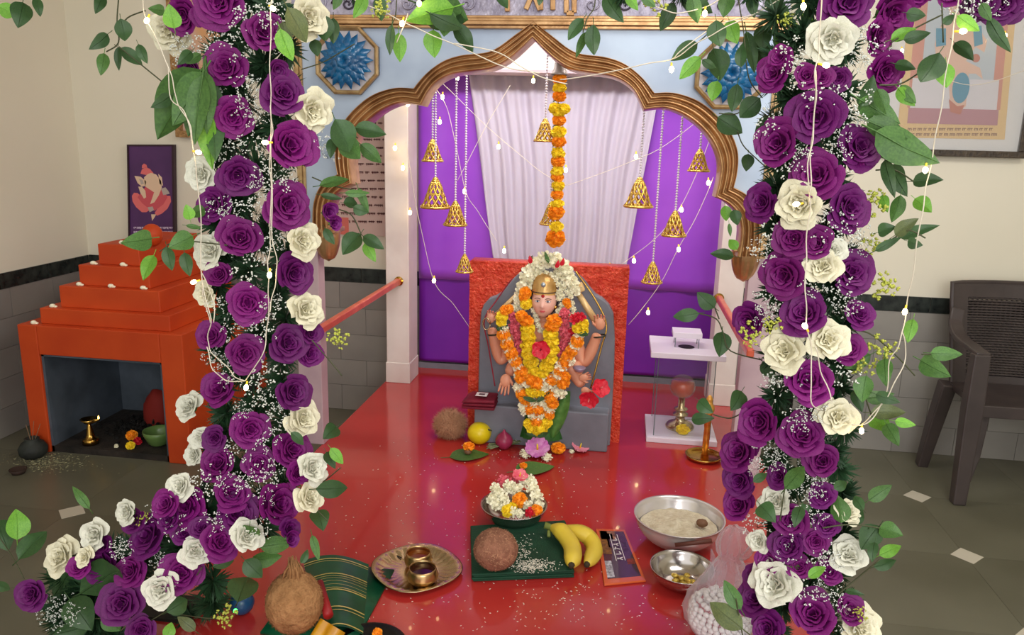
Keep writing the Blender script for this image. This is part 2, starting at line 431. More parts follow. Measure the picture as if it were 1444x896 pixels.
# panel
o_pts = []
for s_ in outer: o_pts += [(p.x, p.z) for p in catmull([(x, 0, z) for x, z in s_], 5)][:-1]
o_pts.append(outer[-1][-1])
EXR, EXL, ZT = P(1100, 140, AY).x - ACX, ACX - P(419, 140, AY).x, 1.765
zb = outer[-1][-1][1] - 0.01
PILX = P(452, 420, AY).x
b = B()
import bmesh
def polyplate(name, poly, y0, y1, mt, parent, **k):
    bm = bmesh.new(); vs = [bm.verts.new((ACX + x, y0, z)) for x, z in poly]
    f = bm.faces.new(vs); r = bmesh.ops.extrude_face_region(bm, geom=[f])
    for v in [e for e in r['geom'] if isinstance(e, bmesh.types.BMVert)]: v.co.y = y1
    bmesh.ops.triangulate(bm, faces=[f for f in bm.faces if len(f.verts) > 4]); bmesh.ops.recalc_face_normals(bm, faces=bm.faces)
    bb = B(); bm.verts.index_update(); bb.v = [v.co.copy() for v in bm.verts]; bb.f = [tuple(v.index for v in f.verts) for f in bm.faces]; bm.free()
    return part(name, bb, mt, parent, **k)
for EX, sx in ((EXR, 1), (EXL, -1)):
    half_poly = [(x, z) for x, z in o_pts] + [(EX, zb), (EX, ZT), (0, ZT)]
    polyplate('arch_panel', half_poly if sx > 0 else [(-x, z) for x, z in half_poly][::-1], AY - 0.015, AY + 0.022, PANEL, arch)
# edge strips
for sx in (1, -1):
    EX = EXR if sx > 0 else EXL
    x0 = ACX + sx * EX
    b = B()
    for k in range(3): b.box((min(x0, x0 - sx * 0.03) + k * 0.0105, AY - 0.022 - 0.008 * (k % 2), zb), (min(x0, x0 - sx * 0.03) + k * 0.0105 + 0.009, AY - 0.015, ZT))
    part('edge_moulding', b, GOLDL, arch)
    # corbel: fluted shell drop under the last lobe
    c = P(1053, 356, AY); dx = c.x - ACX
    b = B()
    def cf(i, j):
        a = pi * i / 16 ; v = j / 9
        r = 0.047 * sqrt(max(0.0, 1 - v ** 2.4)) * (1 + 0.05 * abs(sin(a * 4)))
        return (ACX + sx * dx - 0.000 + r * cos(a), AY + 0.02 - r * 1.1 * sin(a), c.z + 0.012 - 0.115 * v)
    b.grid(cf, 17, 10)
    part('corbel', b, GOLD, arch, smooth=False)
    b = B(); b.box((ACX + sx * dx - 0.05, AY - 0.045, c.z + 0.005), (ACX + sx * dx + 0.05, AY + 0.06, c.z + 0.022)); part('corbel_cap', b, GOLD, arch, bevel=0.004)
    # post below
    xa, xb = (P(1047, 480, AY).x, P(1090, 480, AY).x) if sx > 0 else (P(419, 480, AY).x, P(452, 480, AY).x)
    part('post', B().box((min(xa, xb), AY + 0.0, PZ), (max(xa, xb), AY + 0.06, zb + 0.02)), PILLAR, arch, bevel=0.003)
# top moulding and frieze
b = B()
for k, (z0, z1, d) in enumerate(((1.765, 1.775, 0.034), (1.775, 1.787, 0.046), (1.787, 1.797, 0.038), (1.797, 1.806, 0.028))):
    b.box((ACX - EXL - 0.01, AY - d, z0), (ACX + EXR + 0.01, AY + 0.06, z1))
part('cornice_moulding', b, GOLD, arch, bevel=0.002)
fz = part('frieze', B().box((ACX - EXL, AY - 0.018, 1.806), (ACX + EXR, AY + 0.06, 2.0)), SILVER, arch)
b = B().box((ACX - EXL - 0.01, AY - 0.04, 2.0), (ACX + EXR + 0.01, AY + 0.06, 2.03)); part('cornice_moulding', b, GOLD, arch)
DARKL = mat('dark_relief_line', (70, 62, 78), 0.5, metal=0.3)
for k in range(15):
    cx = -0.70 + k * 0.1
    if abs(cx - 0.0) < 0.14: continue
    for mir in (1, -1):
        pts = []
        for i in range(26):
            a = i * 0.42; r = 0.052 * exp(-0.13 * i * 0.9) + 0.003
            pts.append((ACX + cx + mir * (r * cos(a)) + mir * 0.02, AY - 0.021, 1.86 + 0.02 * mir + r * sin(a) * 0.9))
        part('scroll_relief', B().tube(pts, 0.0032, 5), SILVER if (k + mir) % 3 else DARKL, fz, smooth=True)
b = B()
def stroke(px, py, px2, py2, w=0.016):
    p = P(px, py, AY - 0.02); q = P(px2, py2, AY - 0.02); d = (q - p).normalized(); n = Vector((d.z, 0, -d.x)) * w / 2
    b.prism([p + n, p - n, q - n, q + n], (0, -0.012, 0))
for s_ in ((716, 17, 716, -38), (742, 14, 752, -10), (762, 15, 752, -10), (763, 15, 763, -38), (780, 15, 780, -38), (799, 19, 799, -38), (810, 19, 810, -38),
           (799, 19, 810, 19), (725, -5, 716, -12), (790, -10, 799, -3), (700, -40, 830, -36), (735, -14, 752, -10)): stroke(*s_)
part('raised_lettering', b, GOLD, fz, bevel=0.002)
# octagonal medallions with blue flowers
for cxp, cyp in ((491, 86), (1030, 104)):
    c = P(cxp, cyp, AY - 0.02); R = 0.117
    t = part('medallion', B().prism([c + Vector((R * cos(pi / 8 + k * pi / 4), 0.0, R * sin(pi / 8 + k * pi / 4))) for k in range(8)], (0, -0.008, 0)), mat('white_plaster', (206, 200, 206), 0.6, bump=0.3, bsc=60), arch)
    b = B()
    def ring(i, j, R=R, c=c):
        a = pi / 8 + i * pi / 4
        r = (R, R, R - 0.006, R - 0.013, R - 0.016)[j]; y = (0, -0.018, -0.024, -0.018, -0.006)[j]
        return (c.x + r * cos(a), c.y + y, c.z + r * sin(a))
    b.grid(ring, 8, 5, cu=True); part('medallion_rim', b, GOLDL, t)
    b = B(); r2 = random.Random(5)
    for lay in range(4):
        n = (18, 15, 11, 7)[lay]; LN = (0.094, 0.078, 0.055, 0.032)[lay]
        for k in range(n):
            a = 2 * pi * (k + 0.5 * lay) / n + r2.uniform(-.06, .06); w = 0.019
            def pf_(i, j, a=a, LN=LN, w=w, lay=lay):
                u = (i - 1) ; v = j / 4
                ww = w * (0.35, 0.9, 1.0, 0.65, 0.02)[j]
                x = LN * v; yy = -0.012 - 0.006 * lay - 0.016 * sin(v * 2.6) - (0.006 if u == 0 else 0)
                return (c.x + x * cos(a) - u * ww * sin(a), c.y + yy, c.z + x * sin(a) + u * ww * cos(a))
            b.grid(pf_, 3, 5)
    o = part('medallion_flower', b, BLUEF, t, smooth=True)

# ---------------------------------------------------------------- wall hangings on the back wall
def print_poly(pts, Y, d, b=None, cx=0):        # flat printed shape at depth Y
    b = b or B(); b.prism([P(x, y, Y) for x, y in pts], (0, -d, 0)); return b
def ell(cx, cy, rx, ry, n=20, a0=0): 
    return [(cx + rx * cos(2 * pi * k / n) * cos(a0) - ry * sin(2 * pi * k / n) * sin(a0), cy + rx * cos(2 * pi * k / n) * sin(a0) + ry * sin(2 * pi * k / n) * cos(a0)) for k in range(n)]
def flat(name, polys, mt, parent, Y, label=None):
    for p in polys: part(name, print_poly(p, Y, 0.0006), mt, parent, label=label)
# purple panel with elephant-headed figure
WYP = 3.695
pa = P(182, 206, WYP); pc = P(246, 343, WYP)
t = thing('wall_plaque', 'narrow purple wall plaque printed with a pink elephant headed figure', 'picture', ((pa.x + pc.x) / 2, WYP, pc.z))
def plq(x0, y0, x1, y1, d0, d1, sk=2 / 137):            # quad of the slightly askew plaque, from depth WYP-d0 to WYP+d1
    f = [P(x + sk * (y - 206), y, WYP) + Vector((0, -d0, 0)) for x, y in ((x0, y0), (x1, y0), (x1, y1), (x0, y1))]
    return B().prism(f, (0, d0 + d1, 0))
part('board', plq(182, 206, 244, 343, 0.004, 0.014), mat('purple_print', (88, 50, 104), 0.5, (76, 42, 92), 6), t)
for a in ((180.5, 204, 246, 206.2), (180.5, 342.5, 246, 345), (180.5, 206, 182.6, 343), (243.5, 206, 246, 343)):
    part('frame_rail', plq(*a, 0.010, 0.014), mat('dark_maroon_frame', (50, 26, 40), 0.4), t)
PK = mat('print_pink', (226, 112, 112), 0.6); PKD = mat('print_rose', (204, 84, 94), 0.6); CRM = mat('print_cream', (226, 196, 166), 0.6); GRY = mat('print_grey', (182, 168, 160), 0.6)
def zz(pts): return [(170 + x / 4.98, 190 + y / 4.98) for x, y in pts]
flat('printed_figure', [zz([(80, 430), (95, 408), (120, 410), (160, 450), (195, 500), (205, 530), (180, 545), (150, 545), (110, 510), (85, 470)]),
                        zz([(350, 430), (355, 470), (330, 520), (290, 555), (255, 570), (240, 550), (265, 510), (300, 460), (325, 430)]),
                        zz([(140, 275), (150, 245), (175, 228), (205, 240), (232, 270), (190, 285)]), zz([(152, 215), (165, 203), (182, 212), (188, 232), (150, 236)])], PK, t, WYP - 0.004)
flat('printed_figure', [zz([(150, 400), (180, 360), (250, 360), (310, 400), (330, 440), (300, 490), (240, 535), (200, 520), (150, 480), (120, 440)])], PKD, t, WYP - 0.0042)
flat('printed_figure', [zz([(98, 290), (140, 295), (178, 325), (180, 360), (150, 365), (120, 340)]), zz([(165, 300), (190, 278), (215, 268), (250, 280), (285, 325), (290, 370), (270, 425), (238, 475), (208, 488), (222, 448), (236, 405), (205, 385), (175, 365)]),
                        zz([(265, 275), (290, 300), (298, 360), (275, 345)]), zz([(125, 365), (150, 365), (175, 395), (180, 440), (165, 450), (140, 410)]), zz([(215, 560), (250, 560), (240, 580), (222, 605)])], CRM, t, WYP - 0.0046)
flat('printed_figure', [zz([(285, 380), (315, 370), (335, 395), (345, 415), (300, 425)]), zz([(190, 510), (225, 505), (235, 530), (205, 545)]), zz([(130, 310), (155, 318), (165, 345), (145, 350)])], GRY, t, WYP - 0.0050)
b = B(); r2 = random.Random(3)
for row, y in ((0, 655), (1, 685)):
    x = 92
    while x < 365:
        w = r2.uniform(4, 12); print_poly(zz([(x, y - 7), (x + w, y - 8), (x + w, y + r2.uniform(2, 10)), (x, y + r2.uniform(0, 8))]), WYP - 0.004, 0.0006, b); x += w + r2.uniform(1, 5)
part('printed_lettering', b, mat('print_white', (206, 190, 214), 0.6), t, kind='stuff')
# text board left of the arch column
ta, tb = P(440, 150, WYP), P(556, 334, WYP)
t = thing('text_board', 'pinkish notice board with rows of dark lettering beside the left column', 'board', ((ta.x + tb.x) / 2, WYP, tb.z))
part('board', B().box((ta.x, WYP, tb.z), (tb.x, YB + 0.002, ta.z + 0.2)), mat('pink_notice_paper', (206, 176, 166), 0.5, (196, 166, 156), 4), t)
part('bottom_band', B().box((ta.x, WYP - 0.002, tb.z), (P(492, 330, WYP).x, WYP, tb.z + 0.085)), mat('salmon_band', (206, 106, 92), 0.5), t)
b = B(); lr = random.Random(8)
for k in range(15):
    y = 148 + k * 11.6; x = 470
    if y > 322: break
    while x < 541:
        w = lr.uniform(5, 13)
        q = [(x, y + (x - 470) * 0.03), (x + w, y + (x + w - 470) * 0.03)]
        print_poly([q[0], q[1], (q[1][0], q[1][1] + 1.1), (q[0][0], q[0][1] + 1.1)], WYP - 0.001, 0.0006, b)
        xx = x + 1
        while xx < x + w - 1:
            print_poly([(xx, y + 1), (xx + 1.4, y + 1), (xx + lr.uniform(0.6, 1.8), y + lr.uniform(3, 5.2)), (xx, y + 4)], WYP - 0.001, 0.0006, b); xx += 2.4
        x += w + 2.5
part('printed_lettering', b, mat('print_dark_red', (96, 46, 46), 0.6), t, kind='stuff')
# framed picture, right
fa, fb = P(1268, -30, WYP), P(1434, 214, WYP)
t = thing('framed_picture', 'large framed religious picture with two lines of script hanging above the chair', 'picture', ((fa.x + fb.x) / 2, WYP, fb.z))
part('print', B().box((fa.x, WYP, fb.z), (fb.x, YB + 0.002, fa.z)), mat('print_pale_mount', (214, 208, 206), 0.4), t)
b = B(); e = 0.028
for q in (((fa.x - e, fb.z - e), (fb.x + e, fb.z)), ((fa.x - e, fa.z), (fb.x + e, fa.z + e)), ((fa.x - e, fb.z), (fa.x, fa.z)), ((fb.x, fb.z), (fb.x + e, fa.z))):
    b.box((q[0][0], WYP - 0.022, q[0][1]), (q[1][0], YB + 0.002, q[1][1]))
part('frame', b, mat('dark_carved_frame', (54, 45, 38), 0.4, (78, 66, 52), 60, 0.4, 120), t, bevel=0.003)
def fp(name, polys, c, dy): return flat(name, polys, mat('print_' + name_c(c), c, 0.5), t, WYP - dy)
def name_c(c): return '%d_%d_%d' % c
def q4(x0, y0, x1, y1, sk=-0.09): return [(x0 + sk * (y0 - 100), y0), (x1 + sk * (y0 - 100), y0 + 3), (x1 + sk * (y1 - 100), y1 + 3), (x0 + sk * (y1 - 100), y1)]
fp('printed_border', [q4(1273, -28, 1425, 194)], (214, 176, 116), 0.001)
fp('printed_scene', [q4(1284, -28, 1415, 152)], (196, 124, 104), 0.0016)
fp('printed_scene', [q4(1300, -28, 1402, 152)], (178, 184, 192), 0.0022)
fp('printed_scene', [q4(1288, 110, 1410, 154)], (206, 198, 202), 0.0024)
fp('printed_scene', [q4(1286, 152, 1413, 174)], (172, 112, 122), 0.0026)
fp('printed_figure', [[(1318, 62), (1330, 28), (1372, 26), (1392, 58), (1388, 74), (1376, 66), (1362, 86), (1382, 96), (1386, 112), (1376, 104), (1366, 104), (1362, 150), (1350, 158), (1340, 150), (1338, 120), (1336, 92), (1320, 80)], ell(1351, 12, 13, 18)], (214, 172, 150), 0.0030)
fp('printed_figure', [ell(1355, 124, 12, 22, a0=0.15), [(1320, 40), (1334, 40), (1334, 64), (1320, 66)], [(1372, 38), (1384, 36), (1386, 62), (1374, 66)]], (40, 128, 156), 0.0036)
fp('printed_figure', [ell(1376, 82, 6, 6), [(1338, 140), (1350, 150), (1360, 148), (1354, 162), (1340, 158)]], (178, 96, 70), 0.004)
b = B(); lr = random.Random(4)
for y in (180.5, 188):
    x = 1280
    while x < 1398:
        w = lr.uniform(4, 10); print_poly([(x, y), (x + w, y + 0.2), (x + w, y + 1.2), (x, y + 1)], WYP - 0.0016, 0.0005, b)
        xx = x
        while xx < x + w - 1: print_poly([(xx, y + 1), (xx + 1.2, y + 1), (xx + 1, y + 4), (xx, y + 3.6)], WYP - 0.0016, 0.0005, b); xx += 2.2
        x += w + 2
part('printed_lettering', b, mat('print_brown', (120, 76, 50), 0.6), t, kind='stuff')
part('cover_glass', B().box((fa.x, WYP - 0.012, fb.z), (fb.x, WYP - 0.010, fa.z)), glass('picture_glass', (255, 255, 255), 0.06), t)
# gold framed picture behind the left flowers
ga, gb = P(234, -40, WYP), P(345, 196, WYP)
t = thing('framed_picture', 'gold framed picture on the back wall half hidden by the left flower column', 'picture', ((ga.x + gb.x) / 2, WYP, gb.z))
part('print', B().box((ga.x, WYP, gb.z), (gb.x, YB + 0.002, ga.z)), mat('print_blush', (206, 178, 168), 0.4, (214, 160, 110), 7), t)
b = B(); e = 0.032
for q in (((ga.x, gb.z), (gb.x, gb.z + e)), ((ga.x, ga.z - e), (gb.x, ga.z)), ((ga.x, gb.z + e), (ga.x + e, ga.z - e)), ((gb.x - e, gb.z + e), (gb.x, ga.z - e))):
    b.box((q[0][0], WYP - 0.02, q[0][1]), (q[1][0], YB + 0.002, q[1][1]))
part('frame', b, mat('carved_gilt_frame', (150, 112, 70), 0.45, (190, 150, 100), 90, 0.8, 120, metal=0.4), t)

# ---------------------------------------------------------------- stepped orange shrine
SX0, SX1, SY0, SY1 = -2.565, -1.80, 2.90, 3.66
t = thing('stepped_altar', 'orange painted stepped masonry altar with a square niche by the left wall', 'altar', ((SX0 + SX1) / 2, SY0, 0))
ox0, ox1, oz = -2.475, -1.905, 0.455
b = B(); b.box((SX0, SY0, 0), (ox0, SY1, 0.585)); b.box((ox1, SY0, 0), (SX1, SY1, 0.585)); b.box((ox0, SY0, oz), (ox1, SY1, 0.585)); b.box((ox0, SY1 - 0.1, 0), (ox1, SY1, oz))
part('base', b, ORANGE, t, bevel=0.004)
b = B()
b.box((ox0, SY0 + 0.012, 0.0), (ox0 + 0.012, 3.42, oz)); b.box((ox1 - 0.012, SY0 + 0.012, 0), (ox1, 3.42, oz)); b.box((ox0, SY0 + 0.012, oz - 0.01), (ox1, 3.42, oz))
b.box((ox0, 3.40, 0), (ox1, 3.43, oz))
part('niche_lining', b, mat('slate_grey_plaster', (88, 97, 108), 0.6, (66, 74, 82), 6, 0.2, 20), t)
part('niche_floor', B().box((ox0, SY0 + 0.012, 0), (ox1, 3.42, 0.028)), mat('sooty_niche_floor', (52, 44, 38), 0.8, (30, 26, 22), 12, 0.6, 40), t)
zs = [0.585, 0.655, 0.75, 0.84, 0.93]
for k in range(4):
    a = 0.075 * (k + 1) + 0.012; d = 0.036 * (k + 1)
    part('step', B().box((SX0 + a, SY0 + d, zs[k]), (SX1 - a * 0.83, SY1 - d, zs[k + 1])), ORANGE, t, bevel=0.004)
c = P(211, 336, 3.12)
part('finial', B().ball((c.x, 3.14, 0.93 + 0.035), (0.045, 0.045, 0.05), 18, 12), ORANGE, t, smooth=True)
bl = mesh('votive_blossom', B().ball((0, 0, 0.008), (0.013, 0.012, 0.009), 8, 6).ball((0.01, 0.004, 0.004), (0.009, 0.009, 0.005), 8, 5), MWHI, True)
for x, y, z, d in ((42, 459, 0.585, 0), (116, 405, .655, 1), (176, 407, .655, 1), (228, 409, .655, 1), (134, 377, .75, 2), (191, 380, .75, 2), (223, 380, .75, 2), (214, 347, .84, 3), (181, 349, .84, 3)):
    zt = zs[d] if d == 0 else zs[d + 0]
    p = Z(x, y, zs[d] if d == 0 else zs[d]); 
for k, xs_ in enumerate(((-2.50, ), (-2.43,), (-2.32, -2.17, -2.02), (-2.27, -2.13, -2.03), (-2.15, -2.05))):
    for j, x in enumerate(xs_):
        o = inst('votive_blossom', bl, None, (x, SY0 + 0.036 * k + 0.02, zs[k]), sc=1.0)
        tag(o, ('small whitish blossom on the %s of the orange altar' % ('base ledge', 'lowest step', 'second step', 'third step', 'top step')[k]), 'blossom', 'whitish blossoms on the %s of the orange altar' % ('base ledge', 'lowest step', 'second step', 'third step', 'top step')[k])
# brass lamp in the niche
c = Z(103, 640, 0.03); c.y = 2.965
t = thing('oil_lamp', 'burning brass oil lamp with a conical foot at the niche of the orange altar', 'lamp', (c.x, c.y, 0.03))
part('foot', B().lathe([(0, 0), (0.034, 0), (0.035, 0.022), (0.028, 0.027), (0.02, 0.032), (0.017, 0.045), (0.009, 0.085), (0.006, 0.095), (0, 0.095)], c * 1, 24), BRASS, t, smooth=True)
part('bowl', B().lathe([(0.006, 0.092), (0.02, 0.1), (0.036, 0.118), (0.034, 0.118), (0.018, 0.104), (0, 0.1)], c * 1, 24), BRASS, t, smooth=True)
part('spout', B().tube([c + Vector((0.015, 0, 0.108)), c + Vector((0.05, 0, 0.118)), c + Vector((-0.02, 0, 0.112))][:2], [0.012, 0.006], 8), BRASS, t, smooth=True)
part('flame', B().lathe([(0, 0), (0.004, 0.004), (0.003, 0.01), (0, 0.018)], c + Vector((0.05, 0, 0.12)), 8), mat('lamp_flame', (255, 200, 120), emit=(255, 190, 90), es=8), t)
# green bowl, flowers and ashes in the niche
c = Z(216, 632, 0.03); c.y = max(c.y, 3.02)
t = thing('plastic_bowl', 'translucent green plastic bowl in the orange altar niche', 'bowl', (c.x, c.y, 0.028))
part('shell', B().lathe([(0, 0), (0.03, 0), (0.045, 0.012), (0.062, 0.05), (0.066, 0.07), (0.062, 0.07), (0.056, 0.05), (0.04, 0.014), (0, 0.008)], (c.x, c.y, 0.028), 28), mat('green_plastic', (104, 134, 72), 0.3), t, smooth=True)

# ---------------------------------------------------------------- blossoms (shared meshes)
def make_pom(n, ruf, seed, inner=0.72, w=0.30):
    r = random.Random(seed); b = B(); b.ball((0, 0, 0), inner, 10, 7)
    for k in range(n):
        z = 1 - 2 * (k + 0.5) / n; a = k * 2.39996; q = sqrt(1 - z * z)
        d = Vector((q * cos(a), q * sin(a), z)); d = (d + Vector((r.uniform(-.12, .12), r.uniform(-.12, .12), r.uniform(-.12, .12)))).normalized()
        t = d.orthogonal().normalized(); t = Quaternion(d, r.uniform(0, 6.28)) @ t; s_ = d.cross(t)
        L = 1 + r.uniform(-ruf, ruf)
        b.add([d * 0.55 - t * w * 0.4, d * 0.55 + t * w * 0.4, d * L * 0.9 + t * w + s_ * 0.08, d * L + s_ * 0.16, d * L * 0.9 - t * w + s_ * 0.08], [(0, 1, 2, 3, 4)])
    return b
def recolor(me, mt):
    m2 = me.copy(); m2.materials.clear(); m2.materials.append(mt); return m2
POM = [mesh('marigold', make_pom(120, 0.10, s_), MORA) for s_ in (1, 2, 3)]
POMC = {'o': POM, 'y': [recolor(m_, MYEL) for m_ in POM], 'w': [mesh('blossom', make_pom(60, 0.22, 7 + s_, 0.55, 0.26), MWHI) for s_ in range(3)]}
POMC['p'] = [recolor(m_, MPIN) for m_ in POMC['w']]; POMC['r'] = [recolor(m_, MRED) for m_ in POMC['w']]; POMC['v'] = [recolor(m_, MVIO) for m_ in POMC['w']]
POMN = {'o': 'orange_marigold', 'y': 'yellow_marigold', 'w': 'cream_blossom', 'p': 'pink_blossom', 'r': 'red_blossom', 'v': 'lilac_blossom'}
def pom(k, parent, loc, r, flat_=1.0):
    q = Quaternion((rnd.uniform(-1, 1), rnd.uniform(-1, 1), rnd.uniform(-1, 1), rnd.uniform(-1, 1))).normalized()
    if flat_ != 1.0: q = Quaternion((0, 0, 1), rnd.uniform(0, 6.28))
    return inst(POMN[k], rnd.choice(POMC[k]), parent, loc, q, (r, r, r * flat_))
def leaf_bm(w=0.5, curl=0.12, fold=0.10):
    b = B()
    def fn(i, j):
        v = j / 10; u = (i - 3) / 3
        ww = w * 0.5 * (sin(pi * min(1, v ** 0.72)) ** 0.85) * (1.0 if v < 0.98 else 0.1)
        return (u * ww, v, -curl * (2 * v - 1) ** 2 + curl + fold * abs(u) * ww * 2 + 0.015 * sin(14 * v) * abs(u))
    b.grid(fn, 7, 11)
    b.tube([(0, -0.22, curl * 0.2), (0, 0.0, 0.0), (0, 0.5, curl + 0.004), (0, 0.96, 0.01)], [0.014, 0.012, 0.008, 0.003], 4)
    return b
LM = {}
for tn in 'dmlo':
    for wn, wv in (('n', 0.32), ('m', 0.52), ('w', 0.74)):
        LM[tn + wn] = mesh('leaf', leaf_bm(wv, 0.08 + 0.04 * (tn == 'd'), 0.12), LEAF[tn], True)
def orient(xv, yv):
    y = yv.normalized(); x = (xv - y * xv.dot(y)).normalized(); z = x.cross(y)
    return Matrix((x, y, z)).transposed().to_quaternion()
def leaf(parent, bx, by, tx, ty, tone, wd, Y, tilt=0.5, name='leaf'):
    p = P(bx, by, Y); q = P(tx, ty, Y - 0.01)
    d = q - p; L = d.length
    dep = rnd.uniform(-tilt, tilt) * L * 0.6
    q = P(tx, ty, Y + dep); d = q - p; L = d.length
    xv = d.cross(ray(bx, by)); xv = Quaternion(d.normalized(), rnd.uniform(-0.5, 0.5) * tilt * 1.4) @ xv
    return inst(name, LM[tone + wd], parent, p, orient(xv, d), L)

# ---------------------------------------------------------------- stele and idol
def xz(px, py, Y): p = P(px, py, Y); return p.x, p.z
SYF = 2.87
ax, az = xz(662, 368, SYF); bx_, bz = xz(888, 378, SYF)
t = thing('stele', 'vermilion crusted back slab with a grey arched stone before it, behind the idol', 'slab', ((ax + bx_) / 2, SYF, PZ))
def slabfn(): 
    b = B(); nx, nz = 46, 50
    x0, x1, z0, z1 = ax, bx_, PZ, az
    def f(i, j):
        u = i / (nx - 1); v = j / (nz - 1); x = x0 + (x1 - x0) * u; z = z0 + (z1 - z0) * v
        e = 0.004 * mn.noise(Vector((0, z * 9, 3))) if i in (0, nx - 1) else 0
        return (x + e, SYF + 0.004 + 0.006 * mn.noise(Vector((x * 40, 0, z * 40))) + 0.004 * mn.noise(Vector((x * 90, 5, z * 90))), z)
    b.grid(f, nx, nz)
    b.box((x0 + 0.001, SYF + 0.008, z0), (x1 - 0.001, SYF + 0.105, z1 - 0.001))
    return b
part('red_slab', slabfn(), SINDOOR, t, smooth=True)
GYF = 2.835
outl = [(672, 640), (674, 560), (676, 470), (678, 441), (682, 430), (690, 421), (700, 417.5), (708, 412), (714, 405), (723, 394), (735, 383), (750, 374), (770, 370), (790, 373), (809, 384), (822, 394), (832, 407), (840, 416), (849, 421), (859, 431), (865, 444), (867, 480), (866, 520), (864, 560), (862, 640)]
poly = [xz(x, y, GYF) for x, y in outl]
poly[0] = (poly[1][0], PZ); poly[-1] = (poly[-2][0], PZ)
ax2 = ACX
polyplate('grey_arched_stone', [(x - ACX, z) for x, z in poly], GYF, SYF + 0.004, GREYST, t, bevel=0.006)
gx0, gz0 = xz(669, 566, 2.765); gx1, _ = xz(858, 600, 2.765)
part('base_block', B().box((gx0, 2.765, PZ), (gx1, GYF + 0.01, 0.425)), GREYST, t, bevel=0.006)

IY = 2.75
face_c = P(767, 425, 2.735)
idol = thing('idol', 'painted stone goddess idol with raised arms, pale face, gilt crown and red forehead mark', 'statue', (face_c.x, 2.765, PZ))
def headfn(d, p):
    f = max(0.0, -d.y)                                   # facing -Y
    z = p.z / 0.060; x = p.x / 0.044
    p = p.copy()
    jaw = 1 - 0.19 * max(0, -z - 0.1) ** 1.2
    p.x *= jaw
    p.y -= 0.011 * exp(-(x / 0.17) ** 2) * exp(-((z + 0.12) / 0.22) ** 2) * f * (1 + 0.5 * exp(-((z + 0.22) / 0.08) ** 2))   # nose
    p.y += 0.0055 * (exp(-((abs(x) - 0.42) / 0.2) ** 2) * exp(-((z - 0.13) / 0.13) ** 2)) * f                          # sockets
    p.y -= 0.0035 * exp(-(x / 0.32) ** 2) * exp(-((z + 0.47) / 0.09) ** 2) * f                                        # lips
    p.y -= 0.003 * exp(-(x / 0.3) ** 2) * exp(-((z + 0.82) / 0.13) ** 2) * f                                          # chin
    p.y -= 0.002 * exp(-((abs(x) - 0.55) / 0.22) ** 2) * exp(-((z + 0.25) / 0.2) ** 2) * f                            # cheeks
    return p
b = B().ball(face_c, (0.0455, 0.046, 0.059), 48, 40, fn=headfn)
hd = part('head', b, mat('painted_idol_face', (240, 190, 172), 0.3, (236, 180, 164), 14), idol, smooth=True)
def fpt(dx, dz, dy): return face_c + Vector((dx, dy, dz))
EYW = mat('idol_eye_white', (240, 238, 240), 0.3); EYB = mat('idol_eye_dark', (60, 70, 96), 0.3); BRW = mat('idol_brow', (70, 50, 46), 0.5); LIP = mat('idol_lip', (206, 88, 92), 0.4)
for s_ in (-1, 1):
    e = part('eye', B().ball(fpt(s_ * 0.0185, 0.0075, -0.0395), (0.0098, 0.0042, 0.0033), 12, 8), EYW, hd, smooth=True)
    part('iris', B().ball(fpt(s_ * 0.0185, 0.0072, -0.0428), (0.0036, 0.0014, 0.0034), 10, 6), EYB, hd, smooth=True)
    part('eyelid', B().tube(catmull([fpt(s_ * (0.0185 - 0.0105), 0.0065, -0.0415), fpt(s_ * 0.0185, 0.0118, -0.0432), fpt(s_ * (0.0185 + 0.0105), 0.0072, -0.0385)], 4), 0.0009, 5), BRW, hd)
    part('eyebrow', B().tube(catmull([fpt(s_ * 0.008, 0.0155, -0.043), fpt(s_ * 0.019, 0.0192, -0.042), fpt(s_ * 0.031, 0.0145, -0.036)], 4), [0.0011] * 4 + [0.0011] * 4 + [0.0005], 5), BRW, hd)
    part('earring', B().ball(fpt(s_ * 0.043, -0.018, -0.010), 0.007, 10, 8), BRASS, hd, smooth=True)
part('lips', B().ball(fpt(0, -0.0272, -0.0438), (0.0108, 0.003, 0.0022), 14, 6).ball(fpt(0, -0.0308, -0.0432), (0.0085, 0.003, 0.0024), 14, 6), LIP, hd, smooth=True)
part('forehead_mark', B().ball(fpt(0, 0.027, -0.0420), (0.0062, 0.003, 0.0062), 14, 8), mat('red_forehead_mark', (176, 20, 16), 0.5), hd, smooth=True)
part('forehead_band', B().ball(fpt(0, 0.031, 0.0015), (0.0435, 0.0425, 0.012), 24, 8), mat('turmeric_paint', (240, 190, 110), 0.5), hd, smooth=True)
# hair sides and crown
part('hair', B().ball(fpt(0, 0.004, 0.018), (0.052, 0.042, 0.064), 24, 16), mat('idol_black_hair', (30, 24, 24), 0.4), idol, smooth=True)
cp = [(0.0, 0.066), (0.020, 0.062), (0.035, 0.05), (0.044, 0.03), (0.0475, 0.0), (0.049, -0.004), (0.046, -0.006)]
cr_o = part('crown', B().lathe([(r, z) for r, z in cp][::-1], fpt(0, 0.042, 0.004), 32, wob=lambda a, j: 1 + 0.02 * sin(a * 12)), mat('matt_gold_crown', (214, 172, 110), 0.32, (190, 146, 84), 30, 0.2, 80, metal=0.55), idol, smooth=True)
part('crown_gem', B().ball(fpt(0, 0.068, -0.042), (0.009, 0.004, 0.009), 12, 8), mat('crown_silver', (170, 180, 186), 0.3, metal=0.6), cr_o, smooth=True)
part('crown_rim', B().tube([fpt(0.0485 * cos(a * pi / 12), 0.0385, 0.004 + 0.0485 * sin(a * pi / 12)) for a in range(25)], 0.0018, 5), BRW, cr_o)

